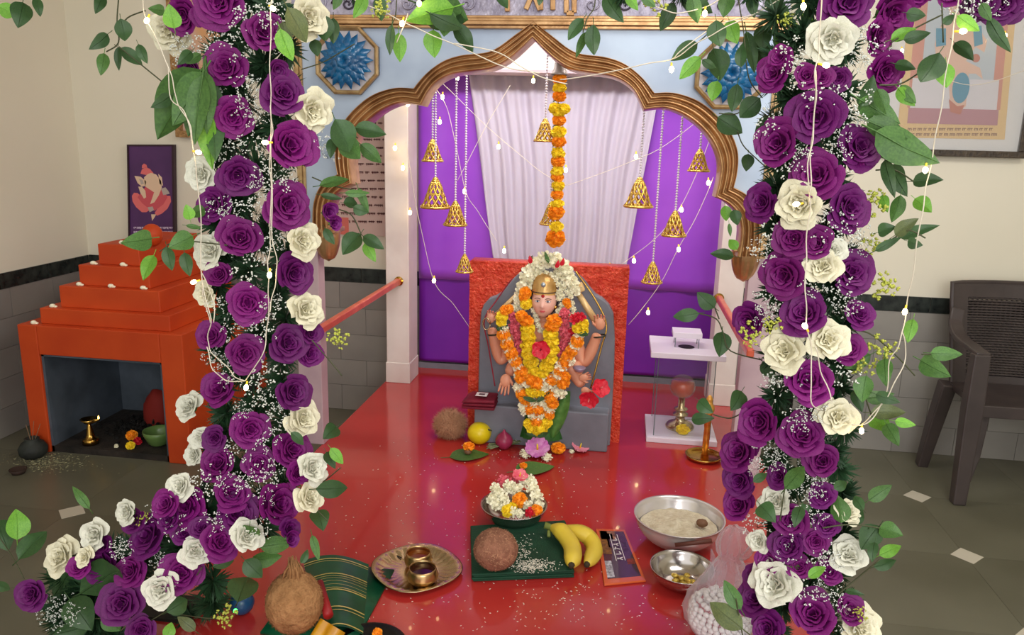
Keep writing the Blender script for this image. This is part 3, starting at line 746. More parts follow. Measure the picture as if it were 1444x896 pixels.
def skin_mesh(name, nodes, edges, mt, parent, sub=2, root=0):
    """one continuous body surface grown over a skeleton; nodes = (point, radius)"""
    me = bpy.data.meshes.new(name); w = wloc(parent)
    me.from_pydata([tuple(Vector(p) - w) for p, r in nodes], edges, [])
    o = bpy.data.objects.new(name, me); COL.objects.link(o); o.parent = parent
    sk = o.modifiers.new('skin', 'SKIN'); sk.use_smooth_shade = True
    for i, (p, r) in enumerate(nodes):
        me.skin_vertices[0].data[i].radius = (r, r) if not hasattr(r, '__len__') else r
        me.skin_vertices[0].data[i].use_root = (i == root)
    sb = o.modifiers.new('smooth', 'SUBSURF'); sb.levels = sub; sb.render_levels = sub
    me.materials.append(mt); return o
def J(px, py, Y): return P(px, py, Y)
body_nodes = [(J(762, 585, 2.765), 0.05), (J(763, 550, 2.765), 0.062), (J(765, 505, 2.765), 0.062), (J(767, 470, 2.77), 0.05), (J(767, 452, 2.775), 0.022), (J(767, 435, 2.765), 0.024),
              # raised arms: shoulder, elbow, wrist
              (J(735, 470, 2.775), 0.034), (J(704, 512, 2.755), 0.029), (J(697, 478, 2.745), 0.021), (J(693, 462, 2.74), 0.019),
              (J(802, 470, 2.775), 0.034), (J(826, 515, 2.755), 0.029), (J(838, 484, 2.745), 0.021), (J(843, 470, 2.74), 0.019),
              # lower arms reaching forward
              (J(736, 500, 2.765), 0.032), (J(722, 520, 2.73), 0.026), (J(716, 530, 2.71), 0.02),
              (J(798, 505, 2.765), 0.032), (J(812, 530, 2.73), 0.026), (J(822, 545, 2.70), 0.019),
              (J(812, 512, 2.74), 0.026), (J(818, 528, 2.715), 0.018)]
body_edges = [(0, 1), (1, 2), (2, 3), (3, 4), (4, 5), (3, 6), (6, 7), (7, 8), (8, 9), (3, 10), (10, 11), (11, 12), (12, 13), (2, 14), (14, 15), (15, 16), (2, 17), (17, 18), (18, 19), (17, 20), (20, 21)]
body = skin_mesh('body', body_nodes, body_edges, SKIN, idol, 2, 1)
def hand(px, py, Y, dirs, palm, spread, curl, fl=1.0, thumb_side=1, nrm=(0, -1, 0)):
    """hand with a palm, four unequal fingers and a thumb. dirs = finger direction, palm = size"""
    c = P(px, py, Y); d = Vector(dirs).normalized(); n = Vector(nrm); s_ = d.cross(n).normalized()
    hp = part('hand', B().ball(c, (1, 1, 1), 16, 10, fn=lambda dd, p: s_ * (dd.x * palm * 0.95) + n * (dd.y * palm * 0.45) + d * (dd.z * palm * 1.15)), SKIN, idol, smooth=True)
    b = B()
    for k, L in enumerate((0.85, 1.0, 0.95, 0.75)):
        off = (k - 1.5) / 1.5
        p0 = c + s_ * off * palm * 0.68 + d * palm * 0.75
        dd = (d + s_ * off * spread).normalized()
        LL = palm * 1.5 * L * fl
        p1 = p0 + dd * LL * 0.45; d2 = (dd * (1 - curl) + n * curl).normalized(); p2 = p1 + d2 * LL * 0.32
        d3 = (dd * (1 - 1.6 * curl) + n * 1.6 * curl).normalized(); p3 = p2 + d3 * LL * 0.26
        b.tube([p0 - dd * palm * 0.3, p0, p1, p2, p3, p3 + d3 * palm * 0.06], [palm * .24, palm * .23, palm * .2, palm * .18, palm * .14, palm * .05], 7)
        nl = part('finger_nail', B().ball(p3 + n * palm * 0.12, (palm * 0.1, palm * 0.05, palm * 0.13), 8, 6), mat('painted_nail', (200, 84, 84), 0.4), hp, smooth=True)
    t0 = c + s_ * thumb_side * palm * 0.75 - d * palm * 0.25
    td = (s_ * thumb_side * 0.8 + d * 0.7 + n * 0.3).normalized()
    b.tube([t0 - td * palm * 0.3, t0, t0 + td * palm * 0.6, t0 + (td + d * 0.5).normalized() * palm * 1.05], [palm * .3, palm * .28, palm * .23, palm * .1], 7)
    part('finger', b, SKIN, hp, smooth=True)
    return hp
hand(692, 449, 2.725, (0.15, 0, 1), 0.017, 0.25, 0.5, 0.9, 1)
hand(846, 457, 2.725, (-0.1, 0, 1), 0.020, 0.25, 0.45, 0.9, -1)
hand(713, 537, 2.695, (-0.15, -0.1, -1), 0.022, 0.15, 0.15, 1.1, -1)
hand(823, 533, 2.69, (0.6, -0.1, 0.3), 0.016, 0.2, 0.35, 0.8, 1)
hand(826, 552, 2.675, (1, -0.2, -0.5), 0.016, 0.25, 0.3, 1.0, 1)
for (x, y) in ((697, 471), (845, 474)):
    c = P(x, y, 2.742)
    part('bangle', B().tube([c + Vector((0.023 * cos(k * pi / 10), 0.021 * sin(k * pi / 10), 0.004 * cos(k * pi / 10))) for k in range(21)], 0.0032, 6), mat('dark_bangle', (66, 64, 48), 0.3, metal=0.5), idol, smooth=True)
# green skirt and red blouse showing under the garlands
b = B()
def skf(i, j):
    a = pi * i / 24; v = j / 8
    c = P(764, 600, 2.79); r = 0.058 + 0.03 * v + 0.004 * sin(a * 22)
    return (c.x + r * cos(a), 2.79 - r * 0.72 * sin(a), 0.44 - 0.13 * v)
b.grid(skf, 25, 9); part('skirt', b, mat('green_silk', (56, 108, 44), 0.4, (36, 84, 34), 20), idol, smooth=True)
# golden mace and staff, thread and bow
MG = mat('cream_gold_staff', (224, 190, 134), 0.35, metal=0.2)
t = thing('mace', 'cream and gold staff with a squared head held behind the right raised hand', 'staff', P(838, 450, 2.765))
part('shaft', B().tube([P(814, 412, 2.77), P(841, 455, 2.755)], [0.011, 0.014], 12), MG, t, smooth=True)
c = P(815, 407, 2.77); part('mace_head', B().box(c - Vector((0.022, 0.014, 0.016)), c + Vector((0.022, 0.014, 0.016)), Matrix.Rotation(radians(-25), 3, 'Y')), MG, t, bevel=0.004)
t = thing('staff', 'slim golden staff slanting up from the left raised hand', 'staff', P(694, 450, 2.76))
part('shaft', B().tube([P(696, 447, 2.755), P(738, 408, 2.775)], [0.008, 0.010], 10), MG, t, smooth=True)
tag(part('bow', B().tube(catmull([P(812, 383, 2.80), P(838, 420, 2.79), P(855, 458, 2.76), P(848, 490, 2.745), P(833, 548, 2.72)], 6), 0.0034, 6), BRASS, smooth=True), 'thin golden rod curving down the right side of the idol', 'rod')
tag(part('thread', B().tube(catmull([P(722, 393, 2.80), P(700, 424, 2.79), P(683, 452, 2.755), P(689, 490, 2.75), P(698, 545, 2.72)], 6), 0.0026, 6), mat('maroon_thread', (140, 24, 44), 0.6), smooth=True), 'maroon cord curving down the left side of the idol', 'cord')
t_ = part('ring', B().tube([P(686, 457, 2.715) + Vector((0.014 * cos(k * pi / 8), 0, 0.022 * sin(k * pi / 8))) for k in range(17)], 0.0028, 6), BRASSD, smooth=True); tag(t_, 'small brass ring in the left raised hand of the idol', 'ring')
c = P(817, 521, 2.685)
t_ = part('small_bowl', B().lathe([(0, -0.012), (0.014, -0.008), (0.024, 0.006), (0.022, 0.008), (0.012, -0.002), (0, -0.004)], c, 18), mat('lilac_silver_cup', (170, 156, 184), 0.3, metal=0.5), smooth=True); tag(t_, 'small silvery cup held in the idol\'s right lower hand', 'cup')

# garlands on the idol ------------------------------------------------
def garland(name, lab, cat, items, Y, group=None, flat_=1.0):
    c = P(items[0][0], items[0][1], Y)
    t = thing(name, lab, cat, c, group)
    for it in items:
        x, y, k, r = it[:4]; yy = Y + (it[4] if len(it) > 4 else 0)
        pom(k, t, P(x, y, yy), r * ps(yy), flat_)
    return t
# dense cream crown of blossoms
its = [(738, 428, 'w', 9), (734, 416, 'w', 9), (737, 404, 'w', 10), (742, 393, 'w', 11), (748, 382, 'w', 12), (757, 372, 'w', 12), (768, 366, 'w', 12), (781, 367, 'w', 12), (791, 375, 'w', 12), (798, 385, 'w', 12),
       (804, 396, 'w', 12), (810, 407, 'w', 10), (756, 384, 'w', 9), (788, 387, 'w', 9), (748, 395, 'w', 8), (730, 425, 'w', 7), (727, 434, 'w', 7)]
g = garland('flower_garland', 'cream blossom garland arched over the idol\'s crown', 'garland', its, 2.735)
for q in ((746, 371, 751, 360), (748, 369, 745, 362)): leaf(g, *q, 'o', 'n', 2.70)
for a_ in ((748, 368), (791, 371), (784, 374)):
    inst('red_petal', recolor(LM['dm'], MRED), g, P(a_[0], a_[1] + 4, 2.70), orient(Vector((1, 0.3, 0)), Vector((0.3 if a_[0] > 760 else -0.1, -0.2, 1))), 0.032)
leaf(g, 774, 371, 768, 354, 'm', 'n', 2.70)
its = [(x, y, 'w', 4.6) for x, y in ((746, 405), (749, 398), (755, 391), (762, 387), (770, 386), (778, 388), (784, 394), (788, 401), (791, 409), (787, 413), (795, 405), (793, 417), (800, 412), (788, 421), (797, 424), (805, 418), (792, 431), (788, 438), (798, 440), (806, 428), (808, 436), (803, 444), (794, 446), (786, 446), (810, 444), (798, 432))]
garland('jasmine_string', 'string of small white jasmine buds round the idol\'s face', 'garland', its, 2.725)
its = [(752, 438, 'w', 4.5), (755, 445, 'w', 4.5), (757, 452, 'w', 4.5), (759, 459, 'w', 4.5), (762, 466, 'w', 4.5), (775, 466, 'w', 4.5), (779, 459, 'w', 4), (767, 469, 'w', 4)]
garland('jasmine_string', 'short white jasmine string at the idol\'s neck', 'garland', its, 2.725)
its = [(741, 413, 'o', 9), (739, 419, 'o', 8), (742, 428, 'y', 9), (799, 426, 'o', 6), (801, 431, 'o', 5)]
garland('ear_blossoms', 'orange and yellow marigolds beside the idol\'s cheeks', 'garland', its, 2.715)
its = [(736, 446, 'o', 10), (742, 453, 'o', 11), (744, 464, 'y', 11), (745, 475, 'y', 11.5), (745, 487, 'y', 12), (746, 499, 'y', 12), (749, 511, 'y', 11.5), (753, 523, 'y', 10), (757, 532, 'y', 9),
       (782, 453, 'o', 12), (778, 461, 'o', 11), (776, 471, 'y', 11), (777, 482, 'y', 11.5), (777, 494, 'y', 12), (775, 506, 'y', 12), (771, 517, 'y', 11), (766, 527, 'y', 9)]
garland('flower_garland', 'inner V shaped garland of fat yellow marigolds on the idol\'s chest', 'garland', its, 2.69, flat_=0.85)
its = [(712, 438, 'o', 8), (718, 436, 'o', 7), (708, 447, 'y', 9), (707, 454, 'y', 8), (711, 465, 'w', 8), (710, 472, 'o', 10), (713, 479, 'w', 8), (715, 486, 'o', 10), (717, 493, 'w', 8), (721, 499, 'o', 10), (723, 506, 'w', 8), (728, 511, 'o', 9),
       (730, 518, 'w', 8), (735, 525, 'o', 10), (735, 533, 'o', 10), (730, 530, 'w', 6), (741, 539, 'w', 9), (749, 536, 'o', 10), (757, 541, 'o', 11),
       (812, 450, 'r', 9), (818, 448, 'r', 8), (822, 458, 'y', 9), (815, 462, 'y', 9), (822, 466, 'y', 8), (816, 474, 'w', 8), (814, 482, 'o', 10), (809, 489, 'w', 9), (806, 495, 'o', 9), (800, 503, 'o', 9), (803, 508, 'w', 8), (796, 512, 'o', 9), (791, 517, 'w', 9), (789, 524, 'o', 9),
       (784, 530, 'w', 9), (778, 536, 'o', 9), (771, 541, 'w', 9), (766, 546, 'w', 8), (794, 540, 'o', 10), (797, 532, 'o', 8)]
g = garland('flower_garland', 'outer garland of orange and white bands hanging round the idol\'s shoulders', 'garland', its, 2.675)
for q in ((700, 462, 717, 459), (812, 467, 830, 473), (700, 464, 712, 466)): leaf(g, *q, 'd', 'm', 2.66)
its = [(727, 450, 'p', 8), (726, 461, 'p', 9), (729, 472, 'p', 8), (731, 483, 'p', 8), (733, 494, 'p', 7), (719, 444, 'p', 7), (797, 442, 'p', 8), (795, 453, 'p', 8), (797, 466, 'p', 9), (799, 476, 'p', 9), (795, 487, 'p', 8), (790, 497, 'p', 7), (806, 470, 'r', 7)]
garland('flower_garland', 'speckled pink garland between the yellow and the orange ones on the idol', 'garland', its, 2.70)
its = [(756, 550, 'y', 12), (749, 552, 'y', 9), (764, 553, 'y', 9), (757, 546, 'o', 6), (730, 547, 'w', 8), (735, 556, 'o', 9), (740, 563, 'o', 9), (738, 575, 'w', 8), (747, 577, 'o', 9), (755, 570, 'w', 9), (764, 567, 'w', 8), (776, 560, 'o', 11), (785, 552, 'w', 10), (792, 555, 'w', 8), (779, 569, 'o', 9), (776, 578, 'w', 8), (775, 585, 'o', 8), (759, 578, 'o', 10),
       (752, 586, 'w', 8), (762, 586, 'w', 8), (772, 574, 'w', 7), (745, 598, 'y', 8), (752, 603, 'y', 11), (762, 603, 'y', 12), (771, 596, 'y', 9), (757, 595, 'o', 10), (757, 609, 'y', 8), (740, 580, 'w', 7)]
g = garland('garland_tassel', 'orange, white and yellow blossom tassel below the garlands, in front of the idol', 'garland', its, 2.68)
for q in ((737, 560, 757, 566), (757, 567, 776, 553), (742, 612, 758, 617), (757, 617, 774, 610)): leaf(g, *q, 'd', 'n', 2.655)
# hibiscus
def hibiscus(name, lab, c, r, mt, facing, np_=5, centre=None):
    t = thing(name, lab, 'flower', c)
    q = quat_to(facing)
    for k in range(np_):
        b = B(); a0 = 2 * pi * k / np_
        def f(i, j):
            u = (i - 3) / 3; v = j / 6; w = 0.62 * sin(pi * min(1, 0.15 + v * 0.75)) * r
            p = Vector((v * r, u * w, 0.25 * r * v * v + 0.10 * r * cos(u * 5 + k) * v + 0.1 * r * abs(u)))
            return c + q @ (Matrix.Rotation(a0, 3, 'Z') @ p)
        b.grid(f, 7, 7); part('petal', b, mt, t, smooth=True)
    part('stamen', B().tube([c, c + q @ Vector((0, 0, r * 0.7))], [r * 0.1, r * 0.05], 6), centre or MYEL, t, smooth=True)
    return t
hibiscus('hibiscus_flower', 'red open flower at the centre of the idol\'s chest garland', P(763, 493, 2.655), 0.034, MRED, (0, -1, 0.1), centre=mat('dark_red_centre', (120, 6, 24), 0.5))
hibiscus('hibiscus_flower', 'upper of the two red crinkled flowers at the idol\'s right hand', P(846, 548, 2.655), 0.035, MRED, (0.5, -1, 0.6), centre=mat('pink_pistil', (226, 120, 120), 0.5))
hibiscus('hibiscus_flower', 'lower of the two red crinkled flowers at the idol\'s right hand', P(831, 562, 2.655), 0.036, MRED, (-0.1, -1, -0.3), centre=mat('pink_pistil', (226, 120, 120), 0.5))
tag(part('banana_leaf', B().grid(lambda i, j: P(779 + (795 - 779) * 0 + j * 2.2 + (i - 2) * 5 * sin(pi * (0.12 + j / 13)), 618 - j * 6.6, 2.74 - 0.012 * sin(i) ), 5, 11), mat('striped_green_leaf', (62, 116, 48), 0.4, (96, 146, 70), 40), smooth=True), 'green leaf standing upright behind the blossom tassel, right of it', 'leaf')
# maroon pouch with white tag
c = P(682, 545, 2.70)
b = B().grid(lambda i, j: (P(655 + i * 6.3, 525, 2.70).x, 2.69 + 0.055 * (j / 5) + 0.0, 0.425 + 0.022 * sin(pi * j / 5) + 0.012 * sin(i * 0.9) - 0.01 * (j == 0)), 8, 6)
px0 = P(655, 540, 2.72).x; px1 = P(699, 540, 2.72).x
t = thing('folded_cloth', 'folded maroon cloth with a small white tag by the idol\'s left lower hand', 'cloth', ((px0 + px1) / 2, 2.73, 0.42))
MAR = mat('maroon_cloth', (126, 14, 44), 0.7, (106, 8, 34), 20, 0.3, 60)
b = B()
for k in range(3): b.hexa([(px0 - 0.008, 2.70 - .008 * k, 0.426 + k * 0.014), (px1, 2.70, 0.426 + k * 0.014), (px1, 2.79, 0.43 + k * 0.014), (px0, 2.79, 0.43 + k * 0.014)],
                          [(px0 - 0.008 + .01 * k, 2.70 - .008 * k, 0.438 + k * 0.014), (px1, 2.70, 0.438 + k * 0.014), (px1, 2.79, 0.442 + k * 0.014), (px0 + .01 * k, 2.79, 0.442 + k * 0.014)])
part('cloth_fold', b, MAR, t, bevel=0.005)
part('tag', B().box((px0 + 0.045, 2.705, 0.4805), (px0 + 0.088, 2.745, 0.4815)), mat('white_tag', (232, 220, 224), 0.6), t)
part('printed_mark', B().box((px0 + 0.056, 2.716, 0.4816), (px0 + 0.078, 2.734, 0.4818)), mat('tag_print', (100, 70, 80), 0.6), t)

# hanging marigold garland with the temple bell ------------------------
top = P(788, 108, 2.66)
t = thing('hanging_garland', 'long hanging string of orange and yellow marigolds below the grey bell', 'garland', top)
seq = [(789, 112, 'o', 9), (789, 124, 'y', 9), (789, 136, 'o', 9), (783, 153, 'y', 9), (794, 154, 'y', 9), (788, 158, 'y', 9), (788, 170, 'o', 9), (788, 186, 'y', 10), (788, 200, 'o', 9.5), (787, 216, 'y', 9.5), (787, 228, 'o', 9.5), (786, 242, 'y', 9), (786, 250, 'o', 8.5), (787, 262, 'y', 9), (786, 275, 'o', 8.5), (786, 288, 'y', 9), (785, 298, 'o', 11), (783, 303, 'o', 10), (785, 320, 'y', 9.5), (784, 335, 'o', 13), (782, 339, 'o', 12)]
for x, y, k, r in seq: pom(k, t, P(x, y, 2.66), r * 1.05 * ps(2.66), 0.82)
for y in (144, 179, 207, 236, 255, 269, 291, 327): inst('calyx', LM['mn'], t, P(779, y, 2.655), orient(Vector((0, -1, 0.3)), Vector((1, 0.0, rnd.uniform(-.3, .3)))), 0.03)
part('string', B().tube([P(788, 80, 2.66), P(786, 338, 2.66)], 0.001, 4), STEM, t)
c = P(789, 106, 2.66)
t = thing('temple_bell', 'grey metal temple bell above the hanging marigold string', 'bell', c)
part('bell_cup', B().lathe([(0.028, 0), (0.030, 0.002), (0.026, 0.008), (0.019, 0.022), (0.017, 0.038), (0.012, 0.05), (0.0, 0.054)], c, 24), mat('grey_bell_metal', (170, 158, 152), 0.4, metal=0.2), t, smooth=True)
part('chain', B().tube([c + Vector((0, 0, 0.05)), c + Vector((0, 0, 0.5))], 0.002, 5), BRASSD, t)
# the idol's front offerings

# ---------------------------------------------------------------- hanging bead strings with lattice bells
def bell_mesh(h=1.0):
    b = B(); n = 10
    def rad(v): return 0.12 + 0.34 * v ** 0.75 + 0.10 * v ** 6
    for s_ in (1, -1):
        for k in range(n):
            pts = [(rad(v / 8) * cos(2 * pi * k / n + s_ * v / 8 * 1.5), rad(v / 8) * sin(2 * pi * k / n + s_ * v / 8 * 1.5), 1 - v / 8) for v in range(9)]
            b.tube(pts, 0.040, 5)
    for v, r in ((0.0, 0.05), (0.5, 0.03), (1.0, 0.055)):
        b.tube([(rad(v) * cos(a * pi / 10), rad(v) * sin(a * pi / 10), 1 - v) for a in range(21)], r, 5)
    b.ball((0, 0, 1.06), (0.13, 0.13, 0.1), 10, 6)
    return b
BELLG = mat('gold_lattice_metal', (238, 200, 108), 0.22, metal=0.75, c2=(212, 168, 76), sc=8)
bellm = mesh('lattice_bell', bell_mesh(), BELLG, True)
def bead_string(x, ytop, ybell, hb, Y, lab):
    top = P(x[0], ytop, Y); bz = P(x[1], ybell, Y)
    top = Vector((bz.x, Y, top.z + (0.12 if ytop > 90 else 0.04)))
    t = thing('bell_string', lab, 'ornament', top, 'gold lattice bells on white bead strings')
    t['group'] = 'gold lattice bells on white bead strings'
    h = hb * ps(Y); z = top.z; b = B(); b.tube([top, (bz.x, Y, bz.z + h)], 0.0007, 4)
    while z > bz.z + h * 1.08: b.octa((bz.x, Y, z), 0.0050); z -= 0.0088
    part('bead_strand', b, PEARL, t, smooth=True, kind='stuff')
    inst('bell', bellm, t, (bz.x, Y, bz.z), Quaternion((0, 0, 1), rnd.uniform(0, 1)), (h * 1.0, h * 1.0, h))
NB = 'gold lattice bell on white beads, '
bead_string((611, 610), 145, 227, 26, 2.74, NB + 'small upper one at the far left of the opening')
bead_string((614, 614), 145, 292, 36, 2.70, NB + 'largest on the left, below the small upper one')
bead_string((643, 642), 112, 317, 29, 2.70, NB + 'second from the left side in front of purple cloth')
bead_string((658, 655), 125, 383, 22, 2.74, NB + 'lowest on the left, at the red slab\'s upper corner')
bead_string((773, 768), 85, 199, 26, 2.69, NB + 'short one just left of the marigold string')
bead_string((776, 776), 105, 316, 26, 2.71, NB + 'partly behind the lower marigold string')
bead_string((907, 900), 158, 291, 34, 2.67, NB + 'largest on the right, before the white drape')
bead_string((930, 919), 165, 398, 25, 2.71, NB + 'lowest on the right, above the glass lamp case')
bead_string((961, 950), 165, 332, 29, 2.67, NB + 'on the right in front of bright purple cloth')
bead_string((987, 985), 180, 241, 25, 2.71, NB + 'small high one at the right edge of the opening')

# ---------------------------------------------------------------- offerings on the red floor
def fuzz(c, r, n, L, seed):
    q = random.Random(seed); b = B()
    for k in range(n):
        d = Vector((q.gauss(0, 1), q.gauss(0, 1), q.gauss(0, 1))).normalized(); t = d.orthogonal().normalized(); t = Quaternion(d, q.uniform(0, 6.3)) @ t
        p = Vector(c) + Vector((d.x * r[0], d.y * r[1], d.z * r[2])) * 0.98
        p1 = p + (d * 0.35 + t).normalized() * L * q.uniform(.4, 1); s_ = d.cross(t) * 0.0009
        b.add([p - s_, p + s_, p1], [(0, 1, 2)])
    return b
def coconut(px, py, zc, r, lab, mt, seed, fz=900, L=0.022, tuft=False, Yfix=None):
    c = Z(px, py, zc); t = thing('coconut', lab, 'coconut', (c.x, c.y, zc - r[2]))
    def f(d, p): return p * (1 + 0.035 * mn.noise(d * 2.2 + Vector((seed, 0, 0))) + 0.015 * mn.noise(d * 9))
    part('husk', B().ball(c, r, 36, 24, fn=f), mt, t, smooth=True)
    part('fibres', fuzz(c, r, fz, L, seed), mt if tuft else mat('light_coir_fibre', (190, 142, 108), 0.9), t, kind='stuff')
    if tuft:
        b = B(); q = random.Random(seed)
        for k in range(60):
            a = q.uniform(0, 6.28); rr = q.uniform(0.0, 0.026)
            p0 = c + Vector((rr * cos(a), rr * sin(a), r[2] * 0.86)); p1 = c + Vector((rr * 0.75 * cos(a), rr * 0.75 * sin(a), r[2] + 0.012)); p2 = c + Vector((rr * 0.3 * cos(a) + q.uniform(-.006, .006), rr * 0.3 * sin(a), r[2] + q.uniform(0.02, 0.045)))
            b.tube([p0, p1, p2], [0.004, 0.003, 0.0008], 4)
        part('tuft', b, mt, t, smooth=True)
    return t
coconut(699, 775, PZ + 0.078, (0.060, 0.056, 0.056), 'brown round coconut resting on the folded green cloth', COIR, 3, 1200, 0.012)
coconut(635, 599, PZ + 0.050, (0.056, 0.052, 0.050), 'hairy brown coconut left of the yellow fruit before the idol', COIR, 5, 4200, 0.045)
coconut(415, 850, PZ + 0.085, (0.066, 0.062, 0.075), 'large golden brown coconut with an upright tuft at the bottom left', COIRY, 8, 2600, 0.016, tuft=True)
c = Z(676, 611, PZ + 0.043)
t = thing('yellow_fruit', 'smooth round yellow fruit beside the hairy coconut', 'fruit', (c.x, c.y, PZ))
part('flesh', B().ball(c, (0.046, 0.045, 0.043), 28, 18), mat('yellow_fruit_skin', (238, 212, 26), 0.35, (224, 196, 20), 8, 0.06, 60), t, smooth=True)
part('stalk', B().tube([c + Vector((0.036, -0.012, 0.022)), c + Vector((0.052, -0.018, 0.02))], [0.004, 0.002], 6), STEM, t)
c = Z(711, 609, PZ + 0.034); c = P(711, 611, 2.722); c.z = PZ + 0.034
t = thing('onion', 'dark red onion right of the yellow fruit', 'onion', (c.x, c.y, PZ))
part('bulb', B().lathe([(0, -0.034), (0.018, -0.030), (0.033, -0.010), (0.034, 0.004), (0.024, 0.022), (0.008, 0.034), (0.003, 0.044), (0, 0.045)], c, 24, wob=lambda a, j: 1 + 0.02 * sin(a * 9)), mat('onion_skin', (136, 28, 64), 0.35, (164, 54, 92), 12), t, smooth=True)
# bundle of stalks
t = thing('stalk_bundle', 'tied bundle of green stalks in front of the onion and yellow fruit', 'bundle', Z(705, 628, PZ))
for k in range(16):
    y0 = 620 + rnd.uniform(-2, 9); zz_ = PZ + 0.004 + 0.004 * (k % 4)
    part('stalk', B().tube([Z(688 + rnd.uniform(-3, 4), y0 + 6, zz_), Z(712, 625 + rnd.uniform(-2, 4), zz_ + .004), Z(738 + rnd.uniform(-5, 5), 618 + rnd.uniform(-2, 6), zz_ + .006)], 0.0019, 5), mat('pale_stalk', (130, 138, 98), 0.6, (96, 112, 70), 30), t)
def loose(k, px, py, r, lab, zz_=None, fl=0.75, n='loose_blossom'):
    z = (zz_ if zz_ is not None else PZ + r * ps(2.7) * fl)
    p = Z(px, py, z); o = inst(n, rnd.choice(POMC[k]), None, p, Quaternion((0, 0, 1), 1.0), (r * ps(p.y), r * ps(p.y), r * ps(p.y) * fl))
    return tag(o, lab, 'flower')
loose('w', 728, 620, 9, 'white blossom lying on the green stalk bundle')
loose('o', 785, 611, 9, 'orange marigold behind the lower right of the tassel', PZ + 0.05)
loose('o', 787, 632, 11, 'yellow orange marigold at the foot of the tassel, right side')
loose('w', 741, 640, 9, 'white spiky blossom left of the lilac petals')
loose('w', 771, 645, 8, 'white spiky blossom right of the lilac petals')
loose('w', 806, 637, 4, 'tiny white blossom beside the pink lily at the grey base')
hibiscus('lotus_flower', 'lilac lotus lying below the tassel in front of the idol', Z(758, 634, PZ + 0.03), 0.046, MVIO, (0, -0.6, 1), 7)
hibiscus('pink_lily', 'small pink lily lying at the right of the grey base', Z(818, 632, PZ + 0.012), 0.034, mat('pale_pink_petal', (232, 140, 160), 0.5), (0.2, -0.3, 1), 6)
def flatleaf(px, py, L, ang, lab, wd='w', mt='m', zz_=0.002):
    p = Z(px, py, PZ + zz_); o = inst('leaf', LM[mt + wd], None, p, Quaternion((0, 0, 1), radians(ang)), (L, L, L * 0.25)); return tag(o, lab, 'leaf')
flatleaf(634, 645, 0.15, -68, 'heart shaped green leaf under the small marigold, left of the tassel')
loose('o', 661, 630, 9, 'single orange marigold on the heart shaped leaf', PZ + 0.032)
tag(part('areca_nut', B().ball(Z(660, 637, PZ + 0.016), (0.014, 0.014, 0.012), 14, 10), mat('nut_brown', (120, 84, 60), 0.6), smooth=True), 'brown nut lying on the heart shaped leaf', 'nut')
flatleaf(727, 665, 0.15, -62, 'green betel leaf behind the bowl of flowers', 'w', 'm', 0.003)
loose('o', 738, 657, 6, 'orange marigold lying on the betel leaf', PZ + 0.02)
# steel bowl of flowers
def bowl(name, lab, px, py, zr, r, dep, mt, prof_in=None, parent_only=False, foot=0.5):
    c = Z(px, py, zr); z0 = zr - dep
    t = thing(name, lab, 'bowl', (c.x, c.y, z0))
    pr = [(0, 0), (foot * r, 0)] + [(foot * r + (1 - foot) * r * sin(k / 8 * pi / 2), dep * (1 - cos(k / 8 * pi / 2) ** 1.0) if False else dep * (k / 8) ** 1.35) for k in range(1, 9)]
    pr += [(r * 1.035, dep + 0.001), (r * 1.035, dep + 0.003), (r * 0.99, dep + 0.001)] + [((foot * r + (1 - foot) * r * sin(k / 8 * pi / 2)) * 0.965, max(0.003, dep * (k / 8) ** 1.35 + 0.002)) for k in range(7, -1, -1)] + [(0, 0.003)]
    part('bowl_shell', B().lathe(pr, (c.x, c.y, z0), 48), mt, t, smooth=True)
    return t, Vector((c.x, c.y, zr))
t, c = bowl('flower_bowl', 'steel bowl heaped with cream and orange blossoms in front of the idol', 725, 712, PZ + 0.062, 0.099, 0.062, STEEL, foot=0.35)
its = [(700, 712, 'w', 9), (694, 704, 'w', 9), (702, 697, 'w', 10), (699, 689, 'w', 9), (710, 704, 'w', 10), (711, 716, 'w', 9), (722, 722, 'w', 8), (757, 700, 'w', 10), (752, 689, 'w', 10), (748, 678, 'w', 9), (760, 712, 'w', 8), (740, 680, 'w', 9), (728, 690, 'w', 10), (718, 686, 'w', 10), (716, 721, 'y', 10), (722, 716, 'y', 8),
       (733, 706, 'o', 12), (756, 721, 'o', 10), (748, 723, 'r', 8), (710, 678, 'p', 9), (718, 680, 'p', 8), (728, 676, 'p', 7), (733, 724, 'w', 7), (744, 713, 'w', 8)]
for k, (x, y, kk, r) in enumerate(its):
    hgt = max(0.0, (715 - y)) * 0.0016
    p = Z(x, y, PZ + 0.064 + hgt * 0.62)
    o = inst(POMN[kk], rnd.choice(POMC[kk]), None, p, quat_to((rnd.uniform(-1, 1), -1, 1)), r * ps(p.y))
    tag(o, {'w': 'cream blossom', 'y': 'yellow marigold', 'o': 'orange marigold', 'p': 'pink blossom', 'r': 'red blossom'}[kk] + (' heaped in the steel flower bowl' if kk in 'wp' else (' at the left front of the steel flower bowl, ' + ('outer' if x < 720 else 'inner') if kk == 'y' else (' topping the steel flower bowl' if (kk, x) == ('o', 733) else ' at the right rim of the steel flower bowl'))), 'flower', {'w': 'cream blossoms in the steel bowl', 'p': 'pink blossoms in the steel bowl'}.get(kk))
hibiscus('pink_lily', 'red and white striped lily bud standing in the steel flower bowl', Z(733, 672, PZ + 0.115), 0.026, MPIN, (0.2, -0.4, 1), 5)
